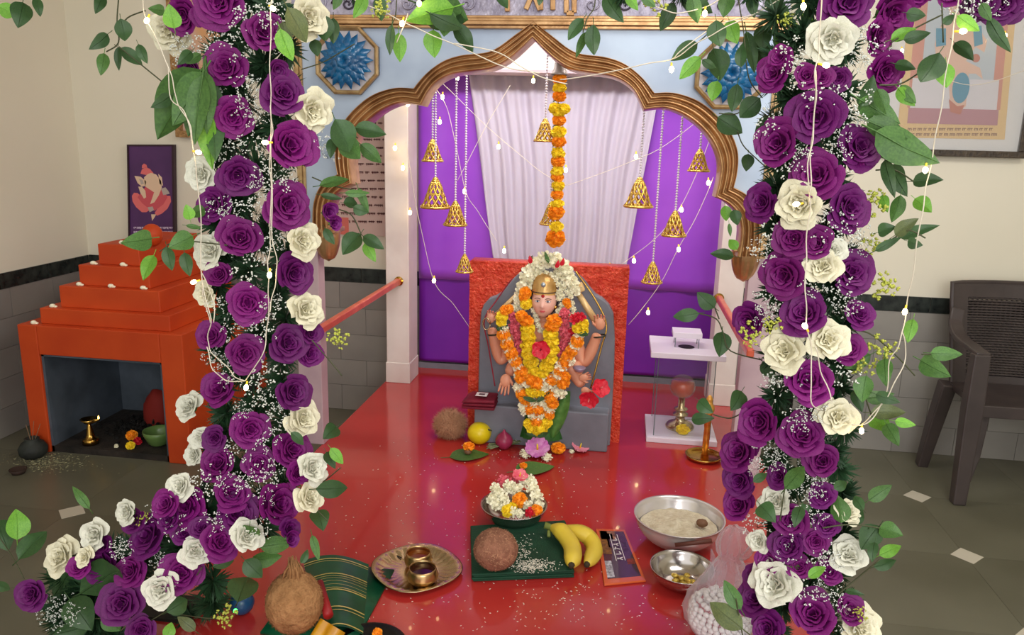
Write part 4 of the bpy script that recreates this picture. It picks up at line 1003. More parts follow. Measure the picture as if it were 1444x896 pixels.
# green cloth, rice, bananas
GC = mat('bottle_green_cloth', (10, 66, 42), 0.75, (6, 54, 34), 20, 0.25, 200)
q = [Z(666, 822, PZ), Z(809, 816, PZ), Z(797, 744, PZ), Z(664, 752, PZ)]
t = thing('folded_cloth', 'neatly folded bottle green cloth under the round coconut', 'cloth', (q[0] + q[1] + q[2] + q[3]) / 4)
for k in range(4):
    sh = 0.0015 * (-1) ** k
    b = B().hexa([v + Vector((sh, sh, 0.001 + k * 0.0062)) for v in q], [v + Vector((sh, sh, 0.0068 + k * 0.0062)) for v in q])
    part('fold', b, GC, t, bevel=0.0026)
b = B(); qr = random.Random(4)
def rice(b, p, n=1):
    d = Vector((qr.uniform(-1, 1), qr.uniform(-1, 1), qr.uniform(-.2, .2))).normalized() * 0.0032; s_ = d.orthogonal().normalized() * 0.0009; u = d.cross(s_).normalized() * 0.0009
    b.add([p - d, p + s_, p + u, p - s_, p - u, p + d], [(0, 1, 2), (0, 2, 3), (0, 3, 4), (0, 4, 1), (5, 2, 1), (5, 3, 2), (5, 4, 3), (5, 1, 4)])
for k in range(520):
    a, r_ = qr.gauss(752, 14), qr.gauss(798, 4.5)
    if k % 4 == 0: a, r_ = qr.gauss(738, 9), qr.gauss(780, 12)
    rice(b, Z(a, r_, PZ + 0.028 + abs(qr.gauss(0, 0.0012))))
RICE = mat('white_rice', (236, 230, 214), 0.5)
o = part('rice_grains', b, RICE, kind='stuff'); tag(o, 'white rice grains scattered on the folded green cloth', 'rice')
b = B()
for k in range(620):
    x, y = qr.uniform(470, 1010), qr.uniform(600, 890)
    if k % 3 == 0: x, y = qr.gauss(700, 110), qr.gauss(690, 50)
    if k % 5 == 0: x, y = qr.gauss(800, 70), qr.gauss(840, 22)
    p = Z(x, y, PZ + 0.0012)
    if PX0 + .02 < p.x < PX1 - .02 and PY0 + .05 < p.y < 2.74: rice(b, p)
o = part('rice_grains', b, RICE, kind='stuff'); tag(o, 'white rice grains and petals scattered over the red platform', 'rice')
BAN = mat('banana_skin', (226, 198, 60), 0.45, (208, 180, 66), 9, 0.05, 30); BTIP = mat('banana_tip', (56, 44, 26), 0.8)
t = thing('banana_bunch', 'two ripe yellow bananas joined at a green stalk by the green cloth', 'bananas', Z(810, 780, PZ + 0.02))
def banana(pts, r):
    pts = catmull(pts, 6); n = len(pts); rr = []
    for i in range(n):
        v = i / (n - 1); rr.append(r * (0.36 + 0.64 * min(1, (v / 0.22)) ) * (1 if v < 0.8 else 1 - 0.62 * ((v - 0.8) / 0.2) ** 1.6))
    o = part('banana', B().tube(pts, rr, 9), BAN, t, smooth=True)
    part('banana_tip', B().tube([pts[-1], pts[-1] + (pts[-1] - pts[-2]).normalized() * 0.008], [r * 0.38, r * 0.3], 8), BTIP, o, smooth=True)
zb_ = PZ + 0.05
banana([Z(778, 744, zb_ + .005), Z(793, 751, zb_ + .01), Z(805, 768, zb_), Z(808, 784, zb_ - .006), Z(806, 797, zb_ - .01)], 0.0250)
banana([Z(782, 747, zb_ - .004), Z(818, 752, zb_), Z(833, 762, zb_ - .012), Z(838, 778, zb_ - .02), Z(828, 796, zb_ - .022)], 0.0240)
part('stalk', B().tube([Z(768, 741, zb_ + .012), Z(780, 745, zb_ + 0.005), Z(786, 750, zb_)], [0.010, 0.009, 0.012], 8), mat('banana_stalk_green', (120, 130, 60), 0.6), t, smooth=True)
part('stalk', B().tube([Z(774, 744, zb_), Z(774, 757, zb_ - .01)], [0.006, 0.005], 8), mat('banana_stalk_green', (120, 130, 60), 0.6), t, smooth=True)
# packet
q = [Z(852, 828, PZ), Z(911, 822, PZ), Z(881, 750, PZ), Z(840, 748.5, PZ)]
t = thing('incense_packet', 'flat orange edged packet with dark print and white lettering', 'packet', (q[0] + q[2]) / 2)
cq = (q[0] + q[1] + q[2] + q[3]) / 4
part('pouch', B().hexa([v + Vector((0, 0, .001)) for v in q], [v + Vector((0, 0, .007)) for v in q]), mat('orange_foil', (206, 92, 44), 0.25, coat=0.6), t, bevel=0.002)
def uvq(u, v, z): 
    a = q[0].lerp(q[1], u); b2 = q[3].lerp(q[2], u); p = a.lerp(b2, v); return Vector((p.x, p.y, PZ + z))
def patch(name, u0, v0, u1, v1, z, mt): return part(name, B().prism([uvq(u0, v0, z), uvq(u1, v0, z), uvq(u1, v1, z), uvq(u0, v1, z)], (0, 0, 0.0003)), mt, t)
DKP = mat('packet_dark_print', (44, 30, 40), 0.25, (60, 46, 50), 60, coat=0.6)
patch('printed_panel', 0.1, 0.08, 0.92, 0.95, 0.0071, DKP)
for a in ((0.1, 0.5, 0.35, 0.95, (146, 100, 34)), (0.3, 0.62, 0.5, 0.9, (70, 50, 84)), (0.12, 0.78, 0.6, 0.95, (170, 120, 90)), (0.62, 0.55, 0.85, 0.72, (80, 56, 96)), (0.1, 0.1, 0.28, 0.38, (206, 206, 216)), (0.7, 0.3, 0.9, 0.4, (150, 60, 40))):
    patch('printed_panel', a[0], a[1], a[2], a[3], 0.0075, mat('pk_%d_%d' % a[4][:2], a[4], 0.3, (a[4][0] // 2, a[4][1] // 2, a[4][2] // 2), 90))
b = B()
for k in range(5):
    v = 0.40 + k * 0.09
    for s0, s1 in ((((0.46, v), (0.62, v + 0.03)), ((0.47, v + 0.02), (0.60, v - 0.015))), (((0.46, v), (0.61, v)), ((0.60, v), (0.57, v + 0.05))), (((0.48, v + 0.03), (0.62, v)), ((0.46, v), (0.50, v + 0.05))))[k % 3]:
        p0, p1 = uvq(s0[0], s0[1], 0.008), uvq(s1[0], s1[1], 0.008); n_ = (p1 - p0).cross(Vector((0, 0, 1))).normalized() * 0.0016
        b.prism([p0 - n_, p0 + n_, p1 + n_, p1 - n_], (0, 0, 0.0003))
for u in (0.42, 0.66):
    p0, p1 = uvq(u, 0.37, 0.008), uvq(u, 0.88, 0.008); n_ = Vector((0.001, 0, 0)); b.prism([p0 - n_, p0 + n_, p1 + n_, p1 - n_], (0, 0, 0.0003))
part('printed_lettering', b, mat('packet_white', (232, 226, 226), 0.4), t)
# big white steel bowl of flour and rice
ENW = mat('white_enamel', (226, 222, 222), 0.2, coat=0.5)
t, c = bowl('mixing_bowl', 'large pale steel bowl of flour and rice on the right of the red floor', 958, 728, PZ + 0.085, 0.128, 0.085, mat('pale_steel', (214, 208, 206), 0.22, metal=0.55), foot=0.45)
b = B()
def ff(i, j):
    a = 2 * pi * i / 40; v = j / 14; r = 0.112 * v
    return (c.x + r * cos(a), c.y + r * sin(a), PZ + 0.052 + 0.022 * (1 - v) ** 1.3 + 0.005 * mn.noise(Vector((r * cos(a) * 40, r * sin(a) * 40, 2))))
b.grid(ff, 40, 15, cu=True); o = part('flour', b, mat('flour_and_rice', (226, 216, 192), 0.8, (206, 192, 164), 60, 0.7, 140), smooth=True, kind='stuff'); tag(o, 'mound of flour and rice inside the large pale bowl', 'flour')
tag(part('jaggery_lump', B().ball(Z(990, 738, PZ + 0.075), (0.017, 0.014, 0.012), 14, 10, fn=lambda d, p: p * (1 + .1 * mn.noise(d * 3))), mat('nut_brown', (120, 84, 60), 0.6), smooth=True), 'small brown lump on the flour in the large bowl', 'sweet')
t, c = bowl('steel_bowl', 'small shiny steel bowl with gold wrapped bits beside the plastic bag', 962, 800, PZ + 0.05, 0.083, 0.05, STEEL, foot=0.5)
lump = mesh('foil_bit', B().ball((0, 0, 0), (0.011, 0.009, 0.006), 8, 6), mat('gold_foil', (214, 190, 90), 0.25, (190, 150, 60), 60, metal=0.5), True)
for k in range(14):
    a = rnd.uniform(0, 6.28); r_ = rnd.uniform(0, 0.034)
    o = inst('foil_bit', lump, None, (c.x + r_ * cos(a), c.y - 0.004 + r_ * sin(a), PZ + 0.012 + 0.004 * (k % 3)), Quaternion((0, 0, 1), a)); tag(o, 'gold foil bit inside the small shiny steel bowl', 'sweet', 'gold foil bits in the small steel bowl')
tag(part('spoon_handle', B().tube([Z(952, 769, PZ + 0.06), Z(1004, 763, PZ + 0.085)], [0.006, 0.007], 8), mat('dark_wood', (96, 52, 42), 0.5), smooth=True), 'brown wooden handle lying across the small steel bowl', 'spoon')
# brass fluted plate with two cups
c = Z(588, 800, PZ + 0.014)
t = thing('brass_plate', 'wide fluted brass plate holding two small cups', 'plate', (c.x, c.y, PZ))
def wf(a, j): return 1 + (0.045 * cos(4 * a + 0.1) + 0.012 * cos(24 * a) * (j in (3, 4, 5))) * min(1, j / 3)
prf = [(0, 0.001), (0.045, 0.001), (0.088, 0.002), (0.100, 0.010), (0.118, 0.014), (0.121, 0.0155), (0.118, 0.0168), (0.100, 0.013), (0.087, 0.0045), (0.045, 0.0035), (0, 0.0035)]
part('plate', B().lathe(prf, (c.x, c.y, PZ), 96, wob=lambda a, j: 1 + 0.035 * cos(4 * a) * (1 if 2 < j < 8 else 0.5) + 0.05 * cos(28 * a) * (1 if j in (3, 7, 8) else 0)), BRASSD, t, smooth=True)
for x, y, r_, lab, lc in ((590, 784, 0.038, 'rear small brass cup of amber liquid on the fluted plate', (116, 52, 10)), (596, 806, 0.041, 'front small brass cup of dark liquid on the fluted plate', (46, 8, 12))):
    p = Z(x, y, PZ + 0.035)
    t = thing('brass_cup', lab, 'cup', (p.x, p.y, PZ + 0.0038)); z0 = PZ + 0.0038
    part('cup_shell', B().lathe([(0, 0), (r_ * 0.7, 0), (r_ * 0.98, 0.012), (r_ * 1.03, 0.022), (r_ * 0.9, 0.036), (r_ * 0.86, 0.043), (r_ * 0.83, 0.043), (r_ * 0.85, 0.036), (r_ * 0.95, 0.022), (r_ * 0.7, 0.004), (0, 0.003)], (p.x, p.y, z0), 36), mat('brushed_brass', (196, 162, 112), 0.28, metal=1.0), t, smooth=True)
    part('liquid', B().lathe([(0, 0.03), (r_ * 0.88, 0.03)], (p.x, p.y, z0), 30), mat('liquid_%d' % lc[0], lc, 0.08), t, smooth=True)
tag(part('match_stick', B().tube([Z(553, 777, PZ + .008), Z(559, 784, PZ + .006), Z(566, 787, PZ + .008)], 0.0016, 5), BLACK), 'short burnt stick lying on the fluted brass plate', 'stick')
# small brass dish and incense column
p = Z(992, 643, PZ + 0.012)
t = thing('brass_dish', 'small brass dish in front of the glass lamp case', 'dish', (p.x, p.y, PZ))
part('dish', B().lathe([(0, 0), (0.05, 0), (0.064, 0.008), (0.068, 0.018), (0.065, 0.018), (0.06, 0.010), (0.048, 0.003), (0, 0.003)], (p.x, p.y, PZ), 40), BRASS, t, smooth=True)
p2 = Z(994, 640, PZ + 0.004)
t = thing('brass_stand', 'slender orange gold incense stand rising from the brass dish', 'stand', (p2.x, p2.y, PZ + 0.003))
AMB = mat('amber_gilt', (216, 150, 60), 0.25, (190, 96, 36), 40, metal=0.5)
part('stem', B().lathe([(0, 0), (0.012, 0), (0.0125, 0.06), (0.011, 0.10), (0.0135, 0.13), (0.010, 0.16), (0, 0.16)], (p2.x, p2.y, PZ + 0.003), 18), AMB, t, smooth=True)
part('figure_top', B().lathe([(0, 0.155), (0.014, 0.157), (0.021, 0.175), (0.022, 0.19), (0.013, 0.203), (0.011, 0.212), (0.013, 0.22), (0.006, 0.232), (0, 0.236)], (p2.x, p2.y, PZ + 0.003), 18), mat('amber_gilt_light', (232, 170, 80), 0.3, metal=0.4), t, smooth=True)
# glass lamp case
gx0, gx1 = Z(911, 625, PZ).x, Z(1011, 632, PZ).x; gy0, gy1 = 2.905, 3.17
t = thing('lamp_case', 'white topped glass case sheltering an oil lamp, right of the stele', 'lamp case', ((gx0 + gx1) / 2, (gy0 + gy1) / 2, PZ))
part('bottom_board', B().box((gx0, gy0, PZ), (gx1, gy1, PZ + 0.022)), WHITEW, t, bevel=0.002)
zt = P(911, 502, gy0).z - 0.006
i_ = 0.028
part('top_board', B().box((gx0 - 0.004, gy0, zt), (gx1 + 0.006, gy1, zt + 0.022)), WHITEW, t, bevel=0.002)
GL = glass('case_glass', (226, 236, 240), 0.012, 0.03, 0.10)
for a, b2 in (((gx0 + i_, gy0 + 0.02, PZ + .022), (gx1 - i_, gy0 + 0.024, zt)), ((gx0 + i_, gy1 - 0.024, PZ + .022), (gx1 - i_, gy1 - 0.02, zt)), ((gx0 + i_, gy0 + 0.025, PZ + .022), (gx0 + i_ + .004, gy1 - 0.025, zt)), ((gx1 - i_ - .004, gy0 + 0.025, PZ + .022), (gx1 - i_, gy1 - 0.025, zt))):
    part('glass_pane', B().box(a, b2), GL, t)
b = B()
for x in (gx0 + i_, gx1 - i_):
    for y in (gy0 + 0.022, gy1 - 0.022): b.box((x - 0.0015, y - 0.0015, PZ + .022), (x + 0.0015, y + 0.0015, zt))
part('corner_strip', b, mat('grey_glass_edge', (90, 104, 106), 0.3), t)
cx = (gx0 + gx1) / 2; cy = (gy0 + gy1) / 2
part('vent_hole', B().lathe([(0, 0.0006), (0.032, 0.0006)], (cx, cy - 0.02, zt + 0.022), 28), BLACK, t)
part('cap_board', B().box((cx - 0.056, cy - 0.045, zt + 0.062), (cx + 0.056, cy + 0.045, zt + 0.084)), WHITEW, t, bevel=0.002)
b = B()
for sx in (-1, 1):
    for sy in (-1, 1): b.box((cx + sx * 0.045 - .0015, cy - 0.0 + sy * 0.035 - .0015, zt + .022), (cx + sx * 0.045 + .0015, cy + sy * 0.035 + .0015, zt + 0.062))
part('cap_support', b, mat('grey_glass_edge', (90, 104, 106), 0.3), t)
lz = PZ + 0.022
t = thing('oil_lamp', 'brass stemmed oil lamp with an amber filled glass globe inside the glass case', 'lamp', (cx, cy, lz))
part('foot', B().lathe([(0, 0), (0.056, 0), (0.058, 0.008), (0.05, 0.018), (0.03, 0.028), (0.02, 0.034), (0.018, 0.05), (0.03, 0.055), (0.03, 0.06), (0.02, 0.064), (0.02, 0.075), (0.028, 0.078), (0.026, 0.083), (0.014, 0.088), (0.013, 0.13), (0, 0.13)], (cx, cy, lz), 32), BRASSD, t, smooth=True)
gc_ = Vector((cx, cy, lz + 0.175))
part('glass_globe', B().ball(gc_, (0.052, 0.052, 0.05), 28, 18), glass('globe_glass', (240, 236, 230), 0.07, 0.04, 0.25), t, smooth=True)
b = B(); b.lathe([(0, -0.046)] + [(0.0485 * cos(a_), 0.046 * sin(a_)) for a_ in [radians(-80 + 10 * k) for k in range(12)]] + [(0, 0.046 * sin(radians(30)))], gc_, 28)
part('lamp_oil', b, mat('amber_oil', (216, 74, 0), 0.06, (170, 40, 0), 14, coat=0.5, spec=0.6), t, smooth=True)
loose('y', 963, 606, 10, 'yellow marigold in front of the oil lamp in the glass case', PZ + 0.04)
# striped green cloth, red roll, yellow cloth, dark plate (bottom left)
q = [Z(448, 905, PZ), Z(512, 900, PZ), Z(520, 800, PZ), Z(428, 799, PZ)]
t = thing('striped_cloth', 'folded green silk cloth with gold stripes beside the large coconut', 'cloth', (q[0] + q[2]) / 2)
SILK = mat('green_silk_stripe', (8, 84, 54), 0.35, (4, 66, 42), 14); GST = mat('gold_stripe', (206, 190, 110), 0.3, metal=0.3)
def cq_(u, v, dz=0): 
    p = q[0].lerp(q[1], u).lerp(q[3].lerp(q[2], u), v); return Vector((p.x, p.y, PZ + 0.008 + 0.028 * sin(pi * min(1, max(0, u * 0.9 + 0.1))) + dz))
b = B().grid(lambda i, j: cq_(i / 12, j / 20), 13, 21); b.box((min(q[0].x, q[3].x) + .02, q[0].y, PZ), (q[1].x - .01, q[2].y - 0.01, PZ + 0.007))
part('silk', b, SILK, t, smooth=True)
for v0, w in ((0.93, 0.012), (0.90, 0.006), (0.70, 0.012), (0.67, 0.006), (0.64, 0.004), (0.60, 0.004), (0.55, 0.004), (0.50, 0.008), (0.47, 0.014), (0.24, 0.014), (0.20, 0.008), (0.02, 0.014)):
    part('woven_stripe', B().grid(lambda i, j: cq_(i / 12, v0 + w * j, 0.0012), 13, 2), GST, t, smooth=True)
tag(part('red_roll', B().tube([Z(451, 822, PZ + 0.06), Z(463, 868, PZ + 0.06)], [0.009, 0.012], 10), mat('red_paper_roll', (150, 22, 26), 0.5), smooth=True), 'thin red roll between the large coconut and striped cloth', 'roll')
tag(part('yellow_cloth', B().grid(lambda i, j: Z(452 + i * 5 - j * 3, 872 + i * 3 + j * 5, PZ + 0.045 - 0.006 * j + 0.006 * sin(i * 2)), 8, 8), mat('golden_satin', (206, 150, 30), 0.3, (180, 120, 20), 20), smooth=True), 'crumpled golden satin cloth at the bottom beside the coconut', 'cloth')
p = Z(520, 912, PZ + 0.01)
t = thing('black_plate', 'black plate cut by the bottom edge right of the striped cloth', 'plate', (p.x, p.y, PZ))
part('dish', B().lathe([(0, 0), (0.07, 0), (0.088, 0.012), (0.084, 0.013), (0.068, 0.004), (0, 0.003)], (p.x, p.y, PZ), 36), mat('glazed_black', (16, 14, 16), 0.15), t, smooth=True)
tag(inst('orange_marigold', POM[0], None, Z(532, 893, PZ + 0.016), None, 0.012), 'orange petal clump on the black plate at the bottom edge', 'flower')
# red mat under the big coconut
# plastic bag of white sweets
bc = Z(1012, 880, PZ + 0.03)
bcx, bcy = bc.x, bc.y
t = thing('plastic_bag', 'knotted translucent lilac plastic bag of white sweets at the bottom right', 'bag', (bcx, bcy, PZ))
BAG = glass('bag_plastic', (240, 232, 244), 0.15, 0.16, 0.6)
bp_ = [(0.062, 0.004), (0.082, 0.03), (0.088, 0.06), (0.082, 0.095), (0.070, 0.125), (0.058, 0.15), (0.046, 0.175), (0.030, 0.20), (0.024, 0.208), (0.034, 0.222), (0.040, 0.245), (0.034, 0.268), (0.02, 0.285), (0.004, 0.29)]
b = B()
def bf(i, j):
    r, z = bp_[j]; a = 2 * pi * i / 48
    cr_ = 1 + (0.05 + 0.16 * min(1, max(0, (z - 0.1) / 0.1))) * sin(a * 7 + z * 22) * 0.7 + 0.10 * mn.noise(Vector((cos(a) * 2.5, sin(a) * 2.5, z * 16)))
    cr_ *= 1 + 0.25 * cos(a + 0.5) * max(0, (z - 0.1) / 0.15)
    return (bcx + 0.006 + r * cr_ * cos(a) + 0.05 * max(0, z - 0.12), bcy + r * cr_ * sin(a) * 0.9, PZ + z)
b.grid(bf, 48, len(bp_), cu=True)
part('bag_film', b, BAG, t, smooth=True)
b = B()
for sgn, L in ((1, 0.075), (-1, 0.04)):
    b.grid(lambda i, j: (bcx + 0.012 + sgn * (0.01 + L * i / 8), bcy - 0.03 - 0.012 * sin(i * 0.9 + j), PZ + 0.205 + (0.028 - 0.008 * j) * (i / 8) * (1.2 - 0.4 * j) + 0.010 * sin(i + j * 1.5) - 0.018 * j), 9, 5)
part('bag_ear', b, BAG, t, smooth=True)
swm = mesh('sugar_sweet', B().ball((0, 0, 0), (0.0085, 0.0075, 0.0065), 8, 6), mat('white_sugar', (240, 236, 232), 0.6, (226, 220, 214), 60, 0.3, 200), True)
cnt = 0; sr = random.Random(6)
for lay in range(9):
    z = 0.012 + lay * 0.0115; R = (0.060, 0.070, 0.076, 0.079, 0.080, 0.078, 0.074, 0.062, 0.045)[lay]
    rings = [(R, int(2 * pi * R / 0.0165))] + ([(R - 0.017, int(2 * pi * (R - 0.017) / 0.0165))] if lay > 6 else []) + ([(0.012, 4), (0.028, 8)] if lay == 8 else [])
    for rr_, n in rings:
        for k in range(n):
            a = 2 * pi * (k + 0.5 * (lay % 2)) / n
            if sin(a) > 0.5 and lay < 6: continue
            o = inst('sugar_sweet', swm, None, (bcx + 0.006 + (rr_ - .004) * cos(a) * .96 + sr.uniform(-.002, .002), bcy + (rr_ - .004) * .86 * sin(a) + sr.uniform(-.002, .002), PZ + z + sr.uniform(-.002, .002)), Quaternion((sr.random(), sr.random(), sr.random(), 1)).normalized())
            tag(o, 'small white sugar sweet inside the translucent plastic bag', 'sweet', 'white sugar sweets in the plastic bag'); cnt += 1

# ---------------------------------------------------------------- clutter by the altar
c = Z(47, 640, 0.0); c = Vector((-2.57 - 0.10, 2.86, 0))
c = Z(48, 645, 0.0)
t = thing('clay_pot', 'soot black clay pot on the stone floor left of the orange altar', 'pot', (c.x, c.y, 0))
part('pot_body', B().lathe([(0, 0), (0.035, 0), (0.055, 0.02), (0.058, 0.045), (0.045, 0.068), (0.028, 0.08), (0.03, 0.09), (0.024, 0.09), (0.022, 0.08), (0, 0.075)], (c.x, c.y, 0.0), 28), mat('sooty_clay', (48, 52, 46), 0.7, (34, 36, 32), 12, 0.3, 40), t, smooth=True)
part('incense_bundle', B().tube([(c.x + 0.01, c.y, 0.07), (c.x + 0.05, c.y, 0.16)], 0.0015, 4).tube([(c.x, c.y, 0.07), (c.x + 0.02, c.y, 0.17)], 0.0015, 4).tube([(c.x - 0.005, c.y, 0.07), (c.x - 0.02, c.y, 0.15)], 0.0015, 4), mat('incense_brown', (140, 104, 76), 0.8), t)
c = Z(26, 668, 0.0)
t = thing('clay_lamp', 'small charred clay lamp on the floor below the black pot', 'lamp', (c.x, c.y, 0))
part('dish', B().lathe([(0, 0), (0.024, 0), (0.034, 0.02), (0.03, 0.02), (0.02, 0.006), (0, 0.005)], (c.x, c.y, 0), 20), mat('charred_clay', (52, 36, 28), 0.8), t, smooth=True)
b = B(); qq = random.Random(9)
for k in range(700):
    x, y = qq.gauss(70, 28), qq.gauss(652, 7)
    if y < 640: y = 644
    p = Z(x, y, 0.002)
    if p.x < -2.78 or p.y > SY0 - 0.01: continue
    d = Vector((qq.uniform(-1, 1), qq.uniform(-1, 1), 0.1)) * 0.006; n_ = Vector((-d.y, d.x, 0)) * 0.25
    b.add([p - d, p + n_, p + d, p - n_ + Vector((0, 0, .002))], [(0, 1, 2, 3)])
o = part('straw_litter', b, mat('pale_ash_straw', (150, 146, 112), 0.9), kind='stuff'); tag(o, 'pale straw and ash litter on the floor before the orange altar', 'litter')
for x, y, k, r_, lab in ((176, 633, 'y', 7, 'yellow blossom standing in the orange altar niche'), (186, 615, 'o', 9, 'orange blossom in the orange altar niche beside the green bowl'), (194, 622, 'r', 7, 'red blossom in the orange altar niche touching the green bowl'), (146, 637, 'w', 3.5, 'tiny white blossom on the altar niche floor')):
    p = Z(x, y, 0.045); p.y = max(p.y, 2.95); o = inst('loose_blossom', POMC[k][0], None, (p.x, p.y, 0.028 + 0.8 * r_ * ps(3)), None, r_ * ps(3)); tag(o, lab, 'flower')
b = B(); 
for k in range(240):
    p = Vector((qq.gauss(-2.20, 0.09), qq.gauss(3.20, 0.07), 0.036)); p.z += 0.07 * max(0, 1 - abs(p.x + 2.16) / .16) * max(0, 1 - abs(p.y - 3.25) / .14) * qq.random(); b.ball(p, (qq.uniform(.006, .014), qq.uniform(.006, .014), .01), 6, 4)
o = part('charcoal', b, BLACK, kind='stuff'); tag(o, 'heap of black charcoal bits in the orange altar niche', 'charcoal')
c = Vector((-1.945, 3.22, 0.03))
o = part('red_cloth_heap', B().ball((P(224, 585, 3.24).x, 3.24, 0.09), (0.07, 0.06, 0.12), 20, 12, fn=lambda d, p: p * (1 + 0.12 * mn.noise(d * 2))), mat('dull_red_cloth', (132, 30, 20), 0.8), smooth=True); tag(o, 'dull red bundle behind the green bowl in the altar niche', 'bundle')

# ---------------------------------------------------------------- plastic armchair
CX0, CY0 = 1.70, 3.33
t = thing('plastic_chair', 'dark brown plastic armchair with woven back against the right wall', 'chair', (CX0, CY0, 0))
def sweep(pts, w, d, name, parent, xdir=(1, 0, 0)):     # rectangular section along pts; w across x, d along the other way
    b = B(); n = len(pts); pts = [Vector(p) for p in pts]
    for i, p in enumerate(pts):
        tt = (pts[min(i + 1, n - 1)] - pts[max(i - 1, 0)]).normalized(); x = Vector(xdir); y = tt.cross(x).normalized(); x = y.cross(tt).normalized()
        ww = (w[i] if hasattr(w, '__len__') else w) / 2; dd = (d[i] if hasattr(d, '__len__') else d) / 2
        b.v += [p + x * ww + y * dd, p - x * ww + y * dd, p - x * ww - y * dd, p + x * ww - y * dd]
    for i in range(n - 1):
        for k in range(4): a = i * 4 + k; c_ = i * 4 + (k + 1) % 4; b.f.append((a, c_, c_ + 4, a + 4))
    b.f += [(3, 2, 1, 0), tuple(4 * (n - 1) + k for k in range(4))]
    return part(name, b, PLAST, parent, bevel=0.006)
HW = 0.265
for s_ in (-1, 1):
    x = CX0 + s_ * HW
    sweep([(x, 3.20, 0.635), (x, 3.195, 0.40), (x + s_ * 0.004, 3.175, 0.0)], [0.062, 0.07, 0.05], [0.05, 0.06, 0.05], 'leg', t)
    sweep([(x - s_ * 0.02, 3.50, 0.42), (x, 3.53, 0.2), (x + s_ * 0.012, 3.56, 0.0)], [0.06, 0.055, 0.045], [0.07, 0.06, 0.045], 'leg', t)
    sweep(catmull([(x - s_ * 0.005, 3.185, 0.632), (x, 3.28, 0.642), (x, 3.40, 0.652), (x - s_ * 0.01, 3.49, 0.685), (x - s_ * 0.025, 3.53, 0.75)], 4), 0.055, 0.022, 'armrest', t)
    sweep([(x - s_ * 0.055, 3.22, 0.40), (x - s_ * 0.05, 3.21, 0.2), (x - s_ * 0.01, 3.185, 0.03)], [0.05, 0.03, 0.02], [0.03, 0.03, 0.03], 'leg_rib', t)
part('seat', B().grid(lambda i, j: (CX0 - 0.235 + 0.47 * i / 12, 3.20 + 0.32 * j / 10, 0.425 - 0.016 * sin(pi * i / 12) * sin(pi * j / 10)), 13, 11).box((CX0 - 0.235, 3.185, 0.375), (CX0 + 0.235, 3.205, 0.425)).box((CX0 - 0.235, 3.20, 0.395), (CX0 - 0.215, 3.52, 0.424)).box((CX0 + 0.215, 3.20, 0.395), (CX0 + 0.235, 3.52, 0.424)), PLAST, t, bevel=0.003)
def bk_(u, v, dy=0):                                     # back surface, u -1..1, v 0..1
    return Vector((CX0 + u * (0.225 + 0.035 * v), 3.50 + 0.065 * v - 0.0 + 0.03 * (1 - u * u) + dy, 0.41 + 0.445 * v + (0.0 if v < 1 else 0.006 * (1 - u * u))))
b = B()
def frame_strip(u0, v0, u1, v1, n=10):
    b.grid(lambda i, j: bk_(u0 + (u1 - u0) * i / n, v0 + (v1 - v0) * j / n), n + 1, n + 1); b.grid(lambda i, j: bk_(u0 + (u1 - u0) * i / n, v0 + (v1 - v0) * j / n, 0.018), n + 1, n + 1)
for a in ((-1, 0, -0.74, 1), (0.74, 0, 1, 1), (-0.74, 0.87, 0.74, 1), (-0.74, 0, 0.74, 0.1)): frame_strip(*a)
b.tube([bk_(-1, 0, .009)] + [bk_(-1, v / 8, .009) for v in range(1, 9)] + [bk_(u / 6 - 1, 1, .009) for u in range(1, 13)] + [bk_(1, 1 - v / 8, .009) for v in range(1, 9)], 0.011, 8)
br = part('backrest', b, PLAST, t, smooth=False)
b = B()
for k in range(30):
    v = 0.1 + 0.77 * (k + 0.5) / 30
    b.tube([bk_(-0.75 + 1.5 * i / 36, v, 0.007 + 0.0035 * (-1) ** (i + k)) for i in range(37)], 0.0052, 5, cap=False)
for k in range(19): b.tube([bk_(-0.72 + 1.44 * k / 18, 0.1 + 0.77 * j / 4, 0.009) for j in range(5)], 0.003, 4)
part('woven_panel', b, PLAST, br, smooth=True)

# ---------------------------------------------------------------- silk roses
def rose_bm(seed, n=17, open_=1.0, frill=0.05, bud=False):
    r = random.Random(seed); b = B()
    for k in range(n):
        f = k / (n - 1); th = k * 2.39996 + r.uniform(-.2, .2)
        R0 = 0.05 + 0.30 * f ** 0.9; tilt = radians(4 + (62 if not bud else 26) * open_ * f ** 1.2 + r.uniform(-5, 5))
        L = 0.42 + 0.40 * f; wa = radians(78 - 22 * f) if not bud else radians(80 - 5 * f)
        zb = -0.22 - 0.12 * f; ph = r.uniform(0, 6.3)
        cup = 0.30 - 0.12 * f
        def fn(i, j):
            u = (i - 4) / 4; v = j / 6
            a = th + u * wa * (0.55 + 0.45 * sin(pi * min(1, v * 0.62 + 0.1)))
            vv = v * (1 - 0.20 * abs(u) ** 2.5)
            rad = R0 * (0.25 + 0.75 * min(1, v * 2.5)) + L * vv * sin(tilt) + cup * sin(pi * v) * 0.22
            z = zb + L * vv * cos(tilt) * 1.15 + 0.18 * v
            c = max(0, v - 0.72) / 0.28
            rad += c * c * (0.10 + 0.06 * f); z -= c * c * (0.05 + 0.07 * f)
            rad += frill * v * v * sin(u * 5 + ph) ; z += frill * 0.8 * v * v * cos(u * 6.5 + ph * 2)
            return (rad * cos(a), rad * sin(a), z + 0.12)
        b.grid(fn, 9, 7)
    m_ = max(max(abs(v.x), abs(v.y)) for v in b.v)
    for v in b.v: v /= m_ * 0.97
    return b
RB = [rose_bm(s_, 17, 1.0, 0.045) for s_ in (1, 2, 3)] + [rose_bm(9, 15, 0.75, 0.04)]
RP = [mesh('purple_rose', b_2, (PURROSE, PURROSE2)[k % 2], True) for k, b_2 in enumerate(RB)]
